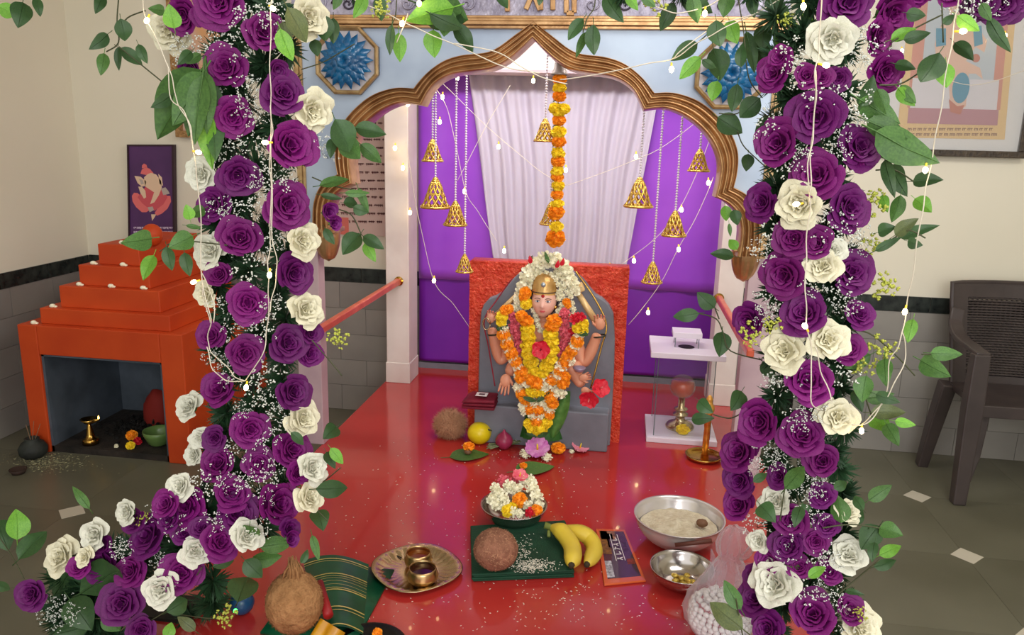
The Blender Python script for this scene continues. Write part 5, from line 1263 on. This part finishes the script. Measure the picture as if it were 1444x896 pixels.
RW = [mesh('white_rose', rose_bm(20 + s_, 15, 1.1, 0.09), (WHROSE, CRROSE, WHROSE)[s_], True) for s_ in range(3)]
RBUD = mesh('purple_bud', rose_bm(30, 10, 0.4, 0.03, True), PURROSE, True)
SEP = B(); SEP.ball((0, 0, -0.32), (0.3, 0.3, 0.22), 10, 6)
for k in range(5):
    a = k * 1.2566; SEP.add([(0.25 * cos(a - .35), 0.25 * sin(a - .35), -0.3), (0.25 * cos(a + .35), 0.25 * sin(a + .35), -0.3), (0.62 * cos(a), 0.62 * sin(a), -0.12)], [(0, 1, 2)])
SEPM = mesh('calyx', SEP, LEAF['m'], True)
def rose(parent, px, py, r, kind, Y, cx, facing=None):
    p = P(px, py, Y)
    side = max(-0.95, min(0.95, (px - cx) / 90))
    f = facing if facing is not None else (-ray(px, py) + CR * (side * 0.75 + rnd.uniform(-.25, .25)) + CU * rnd.uniform(-.15, .35))
    if kind == 'w': me, nm = rnd.choice(RW), 'white_rose'
    elif kind == 'b': me, nm = RBUD, 'purple_bud'
    else: me, nm = rnd.choice(RP), 'purple_rose'
    s_ = r * ps(Y) * 1.18
    q = quat_to(f, rnd.uniform(0, 6.28))
    o = inst(nm, me, parent, p, q, (s_, s_, s_ * 0.9))
    if side * side > 0.6:
        c_ = bpy.data.objects.new('calyx', SEPM); COL.objects.link(c_); c_.parent = o
    return o
def gyp_bm(seed, n=34, col=None):
    r = random.Random(seed); st = B(); fl_ = B()
    tips = []
    for k in range(n):
        d = Vector((r.gauss(0, 0.42), r.gauss(0, 0.42), r.uniform(0.45, 1.0))); d *= 1 / max(1, d.length)
        tips.append(d); m_ = d * 0.55 + Vector((r.uniform(-.05, .05), r.uniform(-.05, .05), 0.04))
        if k % 2 == 0: st.tube([(0, 0, 0), m_, d], [0.007, 0.005, 0.004], 3, cap=False)
        for q in range(3):
            e = d + Vector((r.uniform(-.08, .08), r.uniform(-.08, .08), r.uniform(-.06, .06)))
            fl_.octa(e, r.uniform(0.030, 0.052) * (col or 1))
    return st, fl_
GY = []
for s_ in (1, 2, 3):
    a, c_ = gyp_bm(s_); GY.append((mesh('sprig_stems', a, FERN), mesh('white_filler', c_, GYP, True)))
a, c_ = gyp_bm(7, 26, 2.3)
YG = (mesh('sprig_stems', a, YGREEN), mesh('yellow_green_filler', c_, YGREEN, True))
fb_ = B(); fr = random.Random(5)
for k in range(130):
    d = Vector((fr.gauss(0, 1), fr.gauss(0, 1), fr.gauss(0, 0.9))).normalized(); t_ = d.orthogonal().normalized() * 0.055; b0 = d * fr.uniform(0, .25)
    e = d * fr.uniform(.6, 1.0) + Vector((0, 0, fr.uniform(-.2, .1)))
    fb_.add([b0 - t_ * .5, b0.lerp(e, .5) - t_, e, b0.lerp(e, .5) + t_, b0 + t_ * .5], [(0, 1, 2, 3, 4)])
FERNM = mesh('fern_tuft', fb_, FERN)
def gyp(parent, px, py, r, Y, cx, kind=None):
    p = P(px, py, Y - 0.005); f = -ray(px, py) + CR * rnd.uniform(-.7, .7) + CU * rnd.uniform(-.3, .9)
    f.normalize(); s_ = r * ps(Y) * 1.35; q = quat_to(f, rnd.uniform(0, 6.28))
    g_ = kind or rnd.choice(GY)
    o = inst('white_filler_sprig' if kind is None else 'yellow_green_sprig', g_[1], parent, p - f * s_ * 0.55, q, s_)
    o['kind'] = 'stuff'
    c_ = bpy.data.objects.new('sprig_stems', g_[0]); COL.objects.link(c_); c_.parent = o; c_['kind'] = 'stuff'
    return o
def fern(parent, px, py, r, Y): 
    o = inst('fern_tuft', FERNM, parent, P(px, py, Y), Quaternion((rnd.random(), rnd.random(), rnd.random(), 1)).normalized(), r * ps(Y)); o['kind'] = 'stuff'
def stem(parent, pts, Y, r=0.0014, name='stem', dys=None):
    pp = [P(x, y, Y + (dys[i] if dys else 0.01 * sin(i * 1.7))) for i, (x, y) in enumerate(pts)]
    return part(name, B().tube(catmull(pp, 5), r, 5), STEM, parent, smooth=True)

# ---- left column
LY = 1.50
L_cx = lambda y: 358 - (0 if y < 640 else (y - 640) * 0.55)
def ly(x, y):
    if y < 660: return LY + 0.05 * ((x - 358) / 75) ** 2
    return LY - 0.02 - (y - 660) / 230 * 0.06 + 0.02 * sin(x * .1)
left = thing('rose_arrangement', 'left column of purple and white silk roses spreading into a heap at its foot', 'flower decoration', P(360, 560, LY + 0.1))
PRL = [(310, 3, 33), (262, 22, 23), (320, 95, 28), (372, 47, 25), (399, 133, 29), (330, 165, 26), (407, 207, 33), (336, 248, 28), (404, 290, 32), (304, 288, 25), (339, 337, 29), (413, 386, 28), (311, 388, 19), (350, 428, 28),
       (346, 500, 27), (405, 485, 28), (438, 470, 17), (437, 500, 18), (299, 474, 21), (312, 550, 26), (412, 553, 27), (353, 606, 27), (304, 618, 19), (411, 636, 28), (310, 655, 27), (365, 655, 24), (420, 668, 18), (327, 697, 27), (390, 712, 33), (408, 746, 16),
       (264, 713, 33), (235, 712, 22), (334, 724, 31), (212, 757, 34), (190, 735, 20), (262, 750, 22), (311, 764, 30), (142, 795, 30), (145, 770, 18), (186, 806, 26), (256, 809, 32), (173, 852, 35), (46, 838, 26), (200, 888, 24), (240, 733, 20), (112, 800, 18), (285, 745, 18), (295, 300, 18), (289, 20, 16)]
WHL = [(239, 45, 27), (434, 26, 27), (440, 157, 28), (285, 247, 25), (426, 340, 26), (297, 354, 27), (430, 437, 26), (291, 415, 19), (267, 574, 23), (426, 590, 27), (283, 618, 17), (274, 642, 18), (255, 686, 23), (440, 660, 26), (436, 702, 24),
       (180, 723, 22), (134, 755, 26), (88, 786, 30), (120, 786, 16), (278, 776, 27), (348, 757, 27), (227, 832, 30)]
for x, y, r in PRL: rose(left, x, y, r, 'p', ly(x, y), L_cx(y))
rose(left, 272, 98, 16, 'b', 1.56, 358); rose(left, 391, 102, 13, 'b', 1.52, 358); rose(left, 460, 300, 13, 'b', 1.5, 358); rose(left, 468, 315, 10, 'b', 1.5, 358); rose(left, 407, 760, 12, 'b', 1.44, 300)
for x, y, r in WHL: rose(left, x, y, r, 'w', ly(x, y) - 0.01, L_cx(y))
for x, y, r in ((350, 30, 24), (372, 20, 20), (265, 75, 24), (300, 60, 24), (335, 60, 22), (350, 125, 22), (345, 150, 18), (300, 140, 20), (365, 165, 18), (385, 245, 26), (315, 210, 22), (350, 205, 20), (310, 290, 22), (325, 300, 16), (360, 292, 24), (370, 260, 20), (355, 375, 26), (385, 340, 18), (385, 430, 20), (315, 430, 20), (372, 458, 24), (330, 465, 20), (375, 530, 26), (325, 528, 18),
                (360, 555, 22), (385, 570, 22), (340, 635, 26), (380, 620, 22), (395, 590, 20), (380, 665, 24), (350, 680, 22), (290, 682, 26), (320, 680, 18), (245, 740, 22), (225, 725, 20), (375, 740, 20), (305, 735, 20), (168, 772, 18), (175, 780, 16), (221, 790, 14), (65, 862, 20), (85, 855, 22), (100, 865, 18), (400, 250, 16), (310, 510, 14), (298, 500, 16), (372, 700, 16), (445, 200, 22), (460, 215, 16), (385, 20, 20), (80, 880, 16), (340, 580, 16), (330, 350, 12), (395, 60, 16)):
    gyp(left, x, y, r, ly(x, y), 358)
for k in range(64):
    y = k * 11.2; x = 356 + 48 * sin(k * 2.4) ; fern(left, x, y, 36, 1.58)
for k in range(28):
    t_ = k / 27; fern(left, 350 - 280 * t_ + rnd.uniform(-35, 35), 725 + 130 * t_ + rnd.uniform(-35, 35), 46, 1.56 - 0.05 * t_)
for x, y in ((120, 850), (140, 880), (110, 885), (270, 870), (240, 885), (300, 850), (160, 900), (210, 905), (300, 820), (90, 875)): fern(left, x, y, 44, 1.54)
def LV(parent, lst, Y, dy=0.05):
    for q in lst: leaf(parent, q[0], q[1], q[2], q[3], q[4][0], q[4][1], Y + rnd.uniform(-dy, dy))
LV(left, [(285, 98, 222, 198, 'mm'), (287, 102, 243, 178, 'mm'), (288, 105, 265, 193, 'mm'), (289, 150, 300, 240, 'ln'), (292, 105, 304, 228, 'dn'), (286, 105, 275, 205, 'mn'), (290, 100, 292, 190, 'mn'), (240, 135, 212, 152, 'dm'), (270, 72, 250, 92, 'dm'), (283, 76, 262, 90, 'mm'),
          (405, 10, 432, 60, 'om'), (395, 40, 413, 86, 'lm'), (398, 30, 405, 72, 'om'), (246, 40, 238, 5, 'lw'), (232, 15, 208, 12, 'mm')], 1.46)
LV(left, [(170, 26, 176, 58, 'dw'), (152, 48, 125, 70, 'dm'), (147, 75, 142, 107, 'mm'), (167, 66, 168, 100, 'dn'), (168, 68, 201, 92, 'dm'), (195, 62, 208, 90, 'dm'), (-4, 8, 22, 22, 'lw'), (32, 3, 25, 40, 'dw'), (50, -4, 57, 24, 'dm'), (144, -8, 134, 20, 'dm')], 1.50)
stem(left, [(168, -10), (165, 30), (167, 60), (150, 73)], 1.50); stem(left, [(168, 66), (200, 92), (232, 118)], 1.50); stem(left, [(166, 45), (180, 25), (205, 15)], 1.5)
LV(left, [(214, 336, 169, 343, 'mm'), (217, 360, 202, 396, 'lm'), (235, 348, 243, 382, 'dm'), (272, 333, 237, 350, 'mw'), (260, 356, 268, 390, 'dm'), (268, 310, 262, 288, 'lw'), (288, 294, 264, 306, 'mm'), (262, 318, 285, 322, 'mn')], 1.46)
stem(left, [(236, 345), (262, 340), (320, 346)], 1.47); stem(left, [(225, 355), (240, 344)], 1.47, 0.001)
LV(left, [(500, 180, 545, 190, 'dm'), (472, 168, 492, 215, 'dw'), (470, 195, 466, 224, 'dm'), (478, 195, 508, 224, 'mw'), (508, 203, 538, 230, 'mm'), (450, 262, 492, 253, 'mn'), (452, 275, 483, 281, 'dn'), (486, 272, 522, 272, 'mn'), (484, 286, 504, 288, 'dw'), (498, 292, 520, 300, 'dw'), (508, 330, 483, 360, 'dw'), (512, 333, 542, 352, 'dm'), (514, 343, 530, 370, 'lm'), (458, 322, 472, 345, 'dm'), (505, 265, 520, 300, 'mn')], 1.56)
stem(left, [(455, 290), (480, 296), (497, 305), (510, 332)], 1.56); stem(left, [(480, 178), (505, 195)], 1.56); stem(left, [(440, 250), (470, 262), (500, 268)], 1.56)
LV(left, [(475, 602, 455, 620, 'dw'), (466, 632, 484, 655, 'lm'), (460, 638, 473, 662, 'dm'), (445, 690, 490, 688, 'dm'), (424, 690, 428, 714, 'dm'), (446, 720, 456, 750, 'dw'), (440, 755, 450, 792, 'mn'), (366, 772, 413, 766, 'mm'), (352, 792, 398, 784, 'mm'), (424, 795, 434, 775, 'dm'), (352, 742, 350, 772, 'mw'), (410, 610, 428, 628, 'dm')], 1.47)
stem(left, [(420, 690), (440, 712), (462, 735)], 1.47); stem(left, [(440, 480), (470, 515), (482, 530)], 1.49); stem(left, [(430, 690), (455, 680), (480, 660)], 1.49)
LV(left, [(-6, 735, 12, 778, 'dw'), (24, 762, 22, 718, 'lw'), (26, 790, 66, 750, 'dm'), (76, 840, 110, 785, 'dw'), (112, 838, 168, 806, 'dm'), (98, 845, 130, 890, 'dw'), (235, 864, 264, 846, 'dw'), (234, 902, 242, 878, 'lw'), (126, 718, 102, 686, 'mn'), (-8, 822, 14, 832, 'dm'), (145, 868, 170, 890, 'mw'), (74, 896, 130, 880, 'dm'), (275, 890, 250, 870, 'om'), (300, 800, 330, 790, 'dm'), (335, 850, 350, 815, 'dw'), (345, 790, 370, 815, 'dw')], 1.45)
stem(left, [(-10, 745), (20, 790), (40, 830)], 1.45); stem(left, [(60, 890), (150, 872), (200, 900)], 1.45); stem(left, [(240, 865), (290, 872), (320, 872)], 1.45); stem(left, [(205, 880), (250, 850), (285, 800)], 1.45)
gyp(left, 318, 872, 18, 1.45, 0, YG); gyp(left, 478, 480, 17, 1.52, 0, YG); gyp(left, 200, 730, 12, 1.47, 0, YG); gyp(left, 540, 15, 14, 1.5, 0, YG)
tag(part('green_light', B().ball(P(332, 862, 1.50), 0.005, 8, 6), mat('green_led', (120, 255, 120), emit=(60, 255, 90), es=6), smooth=True), 'tiny green lit lamp beside the yellow green sprig at the bottom left', 'light')
tag(part('blue_bauble', B().ball(Z(341, 850, PZ + 0.03), 0.03, 14, 10), mat('blue_bauble_gloss', (30, 70, 110), 0.3), smooth=True), 'dark blue round bauble half hidden between the leaves and the large coconut', 'bauble')

# ---- right column
RY = 1.42
def ry(x, y): return RY + 0.05 * ((x - 1148) / 80) ** 2 - (0.05 * (y - 700) / 196 if y > 700 else 0)
right = thing('rose_arrangement', 'right column of purple and white silk roses beside the plastic chair', 'flower decoration', P(1140, 560, RY + 0.1))
PRR = [(1194, 5, 31), (1252, 20, 28), (1236, 52, 21), (1092, 104, 22), (1100, 82, 15), (1246, 102, 23), (1138, 108, 15), (1158, 110, 14), (1182, 110, 15), (1151, 165, 32), (1098, 204, 28), (1210, 209, 27), (1151, 249, 31), (1076, 286, 23), (1195, 294, 28), (1119, 337, 25), (1151, 344, 20), (1106, 388, 29), (1199, 385, 28), (1135, 443, 30), (1057, 453, 23), (1211, 444, 19),
       (1195, 493, 21), (1139, 538, 30), (1074, 595, 29), (1131, 614, 30), (1043, 638, 27), (1159, 651, 22), (1043, 678, 22), (1099, 672, 17), (1043, 712, 22), (1116, 734, 22), (1112, 770, 24), (1150, 764, 18), (1166, 742, 17), (1086, 792, 19), (1067, 843, 27), (1146, 868, 31), (1083, 886, 24), (1196, 862, 20), (1126, 800, 17), (1168, 806, 18), (1158, 699, 18), (1065, 815, 18), (1205, 230, 14)]
WHR = [(1173, 57, 29), (1127, 288, 29), (1159, 376, 24), (1175, 353, 17), (1107, 494, 30), (1166, 480, 27), (1180, 588, 26), (1094, 707, 23), (1070, 763, 17), (1094, 823, 36), (1196, 783, 26), (1195, 722, 18), (1211, 884, 30)]
for x, y, r in PRR: rose(right, x, y, r, 'p', ry(x, y), 1148)
for x, y, r in WHR: rose(right, x, y, r, 'w', ry(x, y) - 0.012, 1148)
for x, y, r in ((1215, 30, 20), (1220, 60, 20), (1120, 75, 20), (1118, 95, 16), (1215, 85, 16), (1150, 130, 24), (1175, 135, 18), (1205, 150, 26), (1085, 175, 22), (1215, 165, 18), (1115, 230, 22), (1125, 215, 18), (1180, 200, 18), (1180, 235, 18), (1170, 320, 26), (1190, 330, 24), (1215, 340, 20), (1090, 340, 26), (1075, 355, 20), (1145, 400, 20), (1185, 415, 22), (1195, 430, 18), (1085, 425, 22), (1080, 445, 18), (1110, 530, 26), (1100, 540, 22), (1180, 530, 24), (1150, 575, 22), (1128, 590, 22), (1080, 640, 24),
                (1095, 650, 18), (1070, 660, 16), (1140, 675, 22), (1155, 685, 18), (1130, 700, 20), (1120, 745, 20), (1065, 740, 20), (1150, 725, 18), (1160, 780, 24), (1170, 790, 20), (1110, 780, 18), (1140, 830, 24), (1170, 830, 20), (1175, 850, 18), (1190, 880, 16), (1245, 70, 14), (1365, 3, 26), (1400, 8, 16)):
    gyp(right, x, y, r, ry(x, y) if x < 1300 else 1.5, 1148)
for k in range(80):
    y = k * 11.4; x = 1142 + 48 * sin(k * 2.4); fern(right, x, y, 33, 1.50)
LV(right, [(1278, 18, 1306, 22, 'dw'), (1256, 56, 1293, 40, 'lm'), (1274, 56, 1313, 46, 'dm'), (1262, 90, 1292, 98, 'dm'), (1266, 124, 1291, 150, 'lm'), (1270, 120, 1292, 146, 'mm'), (1325, 74, 1298, 116, 'dw'), (1334, 88, 1335, 124, 'lw'), (1346, 60, 1373, 86, 'dm'), (1330, 34, 1346, 20, 'dw'), (1350, 22, 1382, 44, 'lm'), (1394, 24, 1426, 74, 'dn'), (1384, 4, 1398, 30, 'mm'),
           (1212, 140, 1270, 175, 'mm'), (1222, 170, 1280, 196, 'mm'), (1235, 185, 1326, 230, 'mm'), (1225, 190, 1285, 226, 'mm'), (1214, 150, 1232, 105, 'dm'), (1248, 225, 1262, 280, 'dn'), (1258, 232, 1280, 278, 'dm'), (1237, 125, 1250, 162, 'mm'), (1287, 256, 1331, 254, 'dm'), (1290, 280, 1314, 300, 'lw'), (1270, 275, 1257, 314, 'mm'), (1244, 275, 1252, 300, 'lm'), (1238, 328, 1264, 320, 'dw'),
           (1262, 332, 1296, 308, 'om'), (1270, 336, 1326, 318, 'dn'), (1234, 354, 1272, 334, 'dn'), (1280, 340, 1302, 346, 'dw'), (1288, 450, 1280, 484, 'lm'), (1312, 498, 1358, 500, 'mm'), (1298, 508, 1342, 532, 'mm'), (1248, 506, 1250, 546, 'mm'), (1228, 500, 1190, 520, 'mm'), (1222, 530, 1216, 568, 'mw'), (1235, 556, 1270, 568, 'dm'), (1220, 562, 1262, 555, 'mm'), (1205, 550, 1216, 582, 'dm'), (1230, 590, 1256, 610, 'lw'), (1262, 594, 1292, 600, 'lm'), (1250, 598, 1268, 630, 'mm'), (1228, 582, 1278, 582, 'om')], 1.42)
stem(right, [(1240, 120), (1270, 118), (1300, 100), (1322, 86)], 1.42); stem(right, [(1256, 60), (1290, 40), (1330, 20)], 1.44); stem(right, [(1235, 240), (1262, 240), (1288, 256)], 1.44); stem(right, [(1240, 350), (1262, 335), (1282, 325), (1305, 336)], 1.44)
stem(right, [(1190, 466), (1225, 470), (1262, 500), (1290, 530)], 1.44); stem(right, [(1215, 545), (1230, 590)], 1.44); stem(right, [(1328, 4), (1330, 60)], 1.46); stem(right, [(1300, 500), (1330, 500)], 1.43)
LV(right, [(1062, 680, 1082, 668, 'dm'), (1107, 690, 1134, 658, 'mm'), (1072, 712, 1094, 738, 'dw'), (1186, 738, 1180, 698, 'mw'), (1176, 690, 1194, 680, 'dw'), (1225, 706, 1258, 684, 'mm'), (1200, 738, 1216, 718, 'dw'), (1240, 742, 1214, 776, 'dw'), (1234, 765, 1230, 794, 'dm'), (1240, 784, 1271, 770, 'lm'), (1232, 800, 1264, 790, 'dm'), (1192, 834, 1220, 840, 'dn'), (1240, 745, 1274, 756, 'mw'), (1225, 745, 1240, 765, 'dm'), (1125, 720, 1145, 715, 'dw'), (1130, 715, 1120, 745, 'dm'), (1115, 800, 1155, 815, 'om'), (1218, 720, 1205, 700, 'dm')], 1.38)
LV(right, [(1045, 860, 1021, 818, 'mm'), (1048, 888, 1001, 850, 'om'), (1140, 815, 1165, 800, 'lm')], 1.33, 0.01)
stem(right, [(1048, 900), (1042, 870), (1038, 845)], 1.33); stem(right, [(1180, 840), (1210, 815), (1240, 790)], 1.38); stem(right, [(1160, 745), (1200, 740), (1240, 745)], 1.38); stem(right, [(1100, 735), (1105, 700), (1110, 670)], 1.38)
gyp(right, 1248, 492, 18, 1.44, 0, YG); gyp(right, 1215, 520, 15, 1.44, 0, YG); gyp(right, 1245, 400, 18, 1.45, 0, YG); gyp(right, 1062, 472, 16, 1.40, 0, YG); gyp(right, 1235, 345, 14, 1.45, 0, YG); gyp(right, 1230, 285, 16, 1.46, 0, YG); gyp(right, 1212, 865, 10, 1.38, 0, YG); gyp(right, 1088, 460, 12, 1.4, 0, YG)
# leaves on the inner side of the right column
LV(right, [(1035, 362, 1001, 358, 'dm'), (1040, 352, 1028, 338, 'lw'), (1022, 290, 1024, 312, 'lw'), (1034, 296, 1040, 318, 'dw'), (1028, 315, 1030, 334, 'mn'), (1008, 434, 983, 412, 'dw'), (986, 442, 949, 447, 'dm'), (1018, 468, 1014, 504, 'dw'), (985, 565, 1006, 583, 'dw'), (975, 592, 1008, 590, 'dm'), (1046, 552, 1030, 580, 'dw'), (1075, 510, 1098, 535, 'dw')], 1.52)
stem(right, [(985, 442), (1010, 450), (1020, 470), (1030, 495), (1075, 508)], 1.52); stem(right, [(1006, 585), (1030, 590), (1050, 580)], 1.52); stem(right, [(1008, 434), (1014, 450)], 1.52)

# ---- vine along the top, from column to column
vine = thing('leaf_vine', 'loose leafy vine hanging across the top between the two flower columns', 'vine', P(760, -30, 1.6))
stem(vine, [(430, -22), (520, -18), (620, -10), (720, -24), (820, -16), (930, -12), (1030, -16), (1110, -14)], 1.6, 0.003)
LV(vine, [(515, -8, 498, 26, 'lm'), (534, -8, 538, 30, 'dm'), (455, 20, 458, 58, 'dw'), (470, 25, 470, 62, 'dm'), (443, 55, 448, 80, 'dw'), (553, 34, 550, 78, 'dn'), (562, 46, 564, 88, 'lm'), (640, 10, 572, 30, 'lm'), (611, 42, 613, 82, 'lw'), (630, 10, 626, 52, 'mw'), (640, 34, 667, 74, 'dm'), (590, 5, 660, 28, 'mw'), (605, 18, 652, 40, 'dm'), (602, -8, 588, 18, 'mm'), (650, 20, 640, 45, 'dm'), (700, -15, 716, 12, 'dm'),
          (823, 26, 801, 57, 'dm'), (827, 45, 812, 82, 'mn'), (837, 34, 838, 78, 'dm'), (853, -8, 880, 32, 'dm'), (884, -10, 900, 15, 'lm'), (951, 3, 931, 44, 'dm'), (975, -8, 984, 33, 'mm'), (1030, -10, 1020, 25, 'mw'), (1060, -10, 1064, 26, 'dm'), (1010, 28, 1016, 66, 'dw'), (1028, 28, 1040, 62, 'lw'), (984, 60, 946, 86, 'dm'), (988, 80, 958, 112, 'lm'), (1006, 68, 1016, 114, 'dw'), (1012, 114, 1004, 143, 'lw'), (1040, 118, 1032, 158, 'dm'), (1072, 138, 1043, 166, 'dw'), (1075, 36, 1076, 72, 'dw'), (1060, 55, 1080, 96, 'dw'), (1052, 44, 1064, 104, 'dn'), (1012, 165, 1047, 188, 'dw'), (1055, 217, 1052, 242, 'dw'), (1084, 162, 1064, 194, 'dm'), (990, 84, 1010, 96, 'dm'), (1045, 95, 1048, 60, 'dm'), (1120, 50, 1145, 35, 'lm'), (1110, 70, 1090, 45, 'lm'), (1130, 20, 1150, 32, 'lm'), (905, -8, 925, 10, 'mm'), (960, -10, 1005, 18, 'dm'), (1085, -6, 1095, 24, 'dw'), (1100, 5, 1112, 40, 'mm'), (480, -10, 470, 14, 'mm'), (765, -12, 760, 8, 'dm')], 1.58)
for pts in ([(840, -20), (838, 10), (828, 26), (822, 46)], [(560, -15), (558, 20), (553, 34)], [(612, -15), (611, 42)], [(1038, -20), (1048, 40), (1050, 60), (1056, 110), (1075, 138)], [(984, 60), (1000, 46), (1020, 28)], [(1014, 160), (1040, 160), (1060, 140)], [(1040, 185), (1048, 205), (1068, 225), (1085, 240)], [(425, 98), (455, 88), (480, 74), (500, 62)]): stem(vine, pts, 1.58, 0.0012)
gyp(vine, 922, 6, 14, 1.58, 0, YG); gyp(vine, 1110, 30, 14, 1.5, 0, YG)
for x, y in ((600, 0), (500, -10), (880, -10), (960, -8), (1060, -10)): fern(vine, x, y, 22, 1.6)
sw = thing('flower_swag', 'purple blossoms at the upper right corner of the picture', 'flower decoration', P(1390, -20, 1.5))
for x, y, r in ((1385, 2, 20), (1412, 6, 24), (1436, 0, 20), (1300, -8, 14), (1345, -14, 18)): rose(sw, x, y, r, 'p', 1.5, 1390)
gyp(sw, 1360, 0, 22, 1.48, 0)
# metal hoop the flowers are tied to
b = B()
def pole(px, Y): 
    x = P(px, 300, Y).x
    return x
xl, xr = P(350, 300, 1.66).x, P(1140, 300, 1.60).x
st_ = thing('garland_stand', 'dark metal stand wrapped by the flower columns', 'stand', ((xl + xr) / 2, 1.64, PZ))
xf = P(235, 850, 1.56).x; part('upright', B().tube([(xf, 1.56, PZ), (xf + 0.03, 1.58, 0.45), (xl, 1.66, 0.85), (xl, 1.66, 1.95)], 0.010, 8), BLACK, st_); part('upright', B().tube([(xr, 1.60, PZ), (xr, 1.60, 1.95)], 0.012, 8), BLACK, st_)
part('crossbar', B().tube([(xl, 1.66, 1.95), (xr, 1.60, 1.95)], 0.012, 8), BLACK, st_)
for x, y in ((xf, 1.56), (xr, 1.60)): part('foot_plate', B().box((x - 0.07, y - 0.05, PZ), (x + 0.07, y + 0.05, PZ + 0.008)), BLACK, st_)

# ---------------------------------------------------------------- fairy lights
bm_b = B(); bm_b.ball((0, 0, 0), (0.9, 0.9, 1.25), 10, 8)
BM = mesh('bulb', bm_b, BULB, True)
bs_ = B(); bs_.tube([(0, 0, 0.3), (0, 0, 2.6)], [0.42, 0.34], 8)
BS = mesh('bulb_socket', bs_, WIREY, True)
def fairy(lab, wires, bulbs, Y, r=0.0048, wr=0.0011, name='fairy_lights', dirs=None):
    t = thing(name, lab, 'lights', P(wires[0][0][0], wires[0][0][1], Y))
    for w in wires:
        pts = catmull([P(x, y, Y + 0.008 * sin(i * 2.1)) for i, (x, y) in enumerate(w)], 6)
        pts = [p + Vector((0.0012 * sin(k * .9), 0, 0.001 * cos(k * .7))) for k, p in enumerate(pts)]
        part('wire', B().tube(pts, wr, 5), WIRE, t, smooth=True)
    for q in bulbs:
        x, y = q[:2]; d = q[2] if len(q) > 2 else (0, 1)
        dv = CR * d[0] + CU * d[1] + Vector((0, 0.2, 0))
        s_ = inst('bulb_socket', BS, t, P(x, y, Y - 0.004), quat_to(dv), r)
        o = bpy.data.objects.new('bulb', BM); COL.objects.link(o); o.parent = s_
    return t
fairy('fairy light wire running down the middle of the left flower column', [[(384, -20), (382, 20), (381, 90), (382, 150), (384, 190), (380, 215), (382, 260), (381, 340), (378, 375), (379, 410), (377, 460), (370, 500), (345, 538)], [(381, 150), (383, 230), (384, 330), (391, 375), (386, 410), (380, 440)], [(345, 538), (330, 530), (315, 512), (300, 500), (293, 480), (297, 450), (285, 400)], [(345, 538), (318, 536), (300, 520), (292, 490)]],
      [(385, 12, (-.3, .2)), (374, 201, (1, 0)), (380, 388, (0, 1)), (347, 547, (0.1, 1))], 1.40, 0.0052)
fairy('fairy light wire down the outer left edge of the left flower column', [[(200, -15), (206, 25), (232, 80), (245, 120), (250, 145), (268, 178), (274, 225), (282, 290), (284, 380), (287, 420), (297, 455)], [(236, 90), (242, 140), (262, 160), (270, 200)], [(284, 385), (300, 420), (302, 455)]],
      [(207, 29, (.3, 1)), (280, 215, (-1, .2)), (273, 398, (1, .3))], 1.42, 0.0050)
fairy('fairy light wire running down the middle of the right flower column', [[(1158, -20), (1156, 60), (1150, 100), (1150, 150), (1144, 200), (1143, 260), (1142, 290), (1137, 350), (1136, 410), (1138, 460), (1145, 500), (1143, 560), (1155, 580)], [(1150, 100), (1148, 180), (1140, 230), (1141, 290)], [(1150, 490), (1160, 530), (1174, 566)]],
      [(1165, 92, (-1, .2)), (1123, 288, (1, .1)), (1135, 460, (.4, -.6)), (1133, 9, (0, 1))], 1.33, 0.0048)
fairy('fairy light wire looping down the wall side of the right flower column', [[(1352, -10), (1345, 40), (1335, 100), (1322, 180), (1310, 245), (1300, 300), (1288, 380), (1278, 436), (1270, 480), (1255, 510), (1248, 560), (1225, 595), (1200, 600)], [(1272, 470), (1278, 500), (1262, 540), (1240, 575), (1215, 598)]],
      [(1358, 44, (-1, 0)), (1305, 240, (.2, .8)), (1276, 440, (.3, 1)), (1215, 608, (.1, 1))], 1.38, 0.0048)
fairy('fairy light wire strung across the top left of the archway', [[(470, -15), (520, 8), (560, 26), (600, 46), (640, 62), (700, 90), (760, 104)], [(575, 20), (560, 60)], [(640, 62), (690, 70), (730, 90), (760, 108), (800, 118)]],
      [(567, 33, (.2, 1)), (591, 5, (0, 1))], 1.55, 0.0052)
fairy('fairy light wire strung across the top right of the archway', [[(1110, -8), (1060, 22), (1020, 40), (985, 60), (945, 84), (900, 92), (850, 104), (790, 112)], [(1020, -5), (994, 10), (960, 18), (930, 12), (900, -6)], [(1060, 22), (1010, 36), (960, 72), (948, 84)]],
      [(947, 98, (0, 1)), (994, 19, (.1, 1))], 1.55, 0.0052)
fairy('fairy light wires behind the idol in front of the left purple curtain', [[(600, 112), (624, 138), (640, 190), (656, 268), (675, 300), (700, 340)], [(624, 118), (700, 190), (760, 240), (800, 262)], [(572, 200), (590, 305), (612, 396), (640, 430), (662, 462)], [(645, 255), (690, 170), (720, 120)]],
      [(624, 137), (620, 172), (655, 270), (612, 396), (703, 207), (711, 354), (752, 114), (578, 300), (568, 237), (557, 209), (798, 240), (575, 147), (645, 110)], 3.36, 0.0088, 0.0013)
fairy('fairy light wires in front of the right purple curtain and drape', [[(1003, 190), (975, 262), (940, 320), (892, 362), (868, 378)], [(1006, 250), (985, 300), (957, 350), (925, 410), (886, 458)], [(985, 170), (930, 210), (880, 232), (800, 262)]],
      [(897, 221), (961, 296), (894, 368), (957, 352), (914, 441), (999, 258), (860, 378)], 3.40, 0.0088, 0.0013)
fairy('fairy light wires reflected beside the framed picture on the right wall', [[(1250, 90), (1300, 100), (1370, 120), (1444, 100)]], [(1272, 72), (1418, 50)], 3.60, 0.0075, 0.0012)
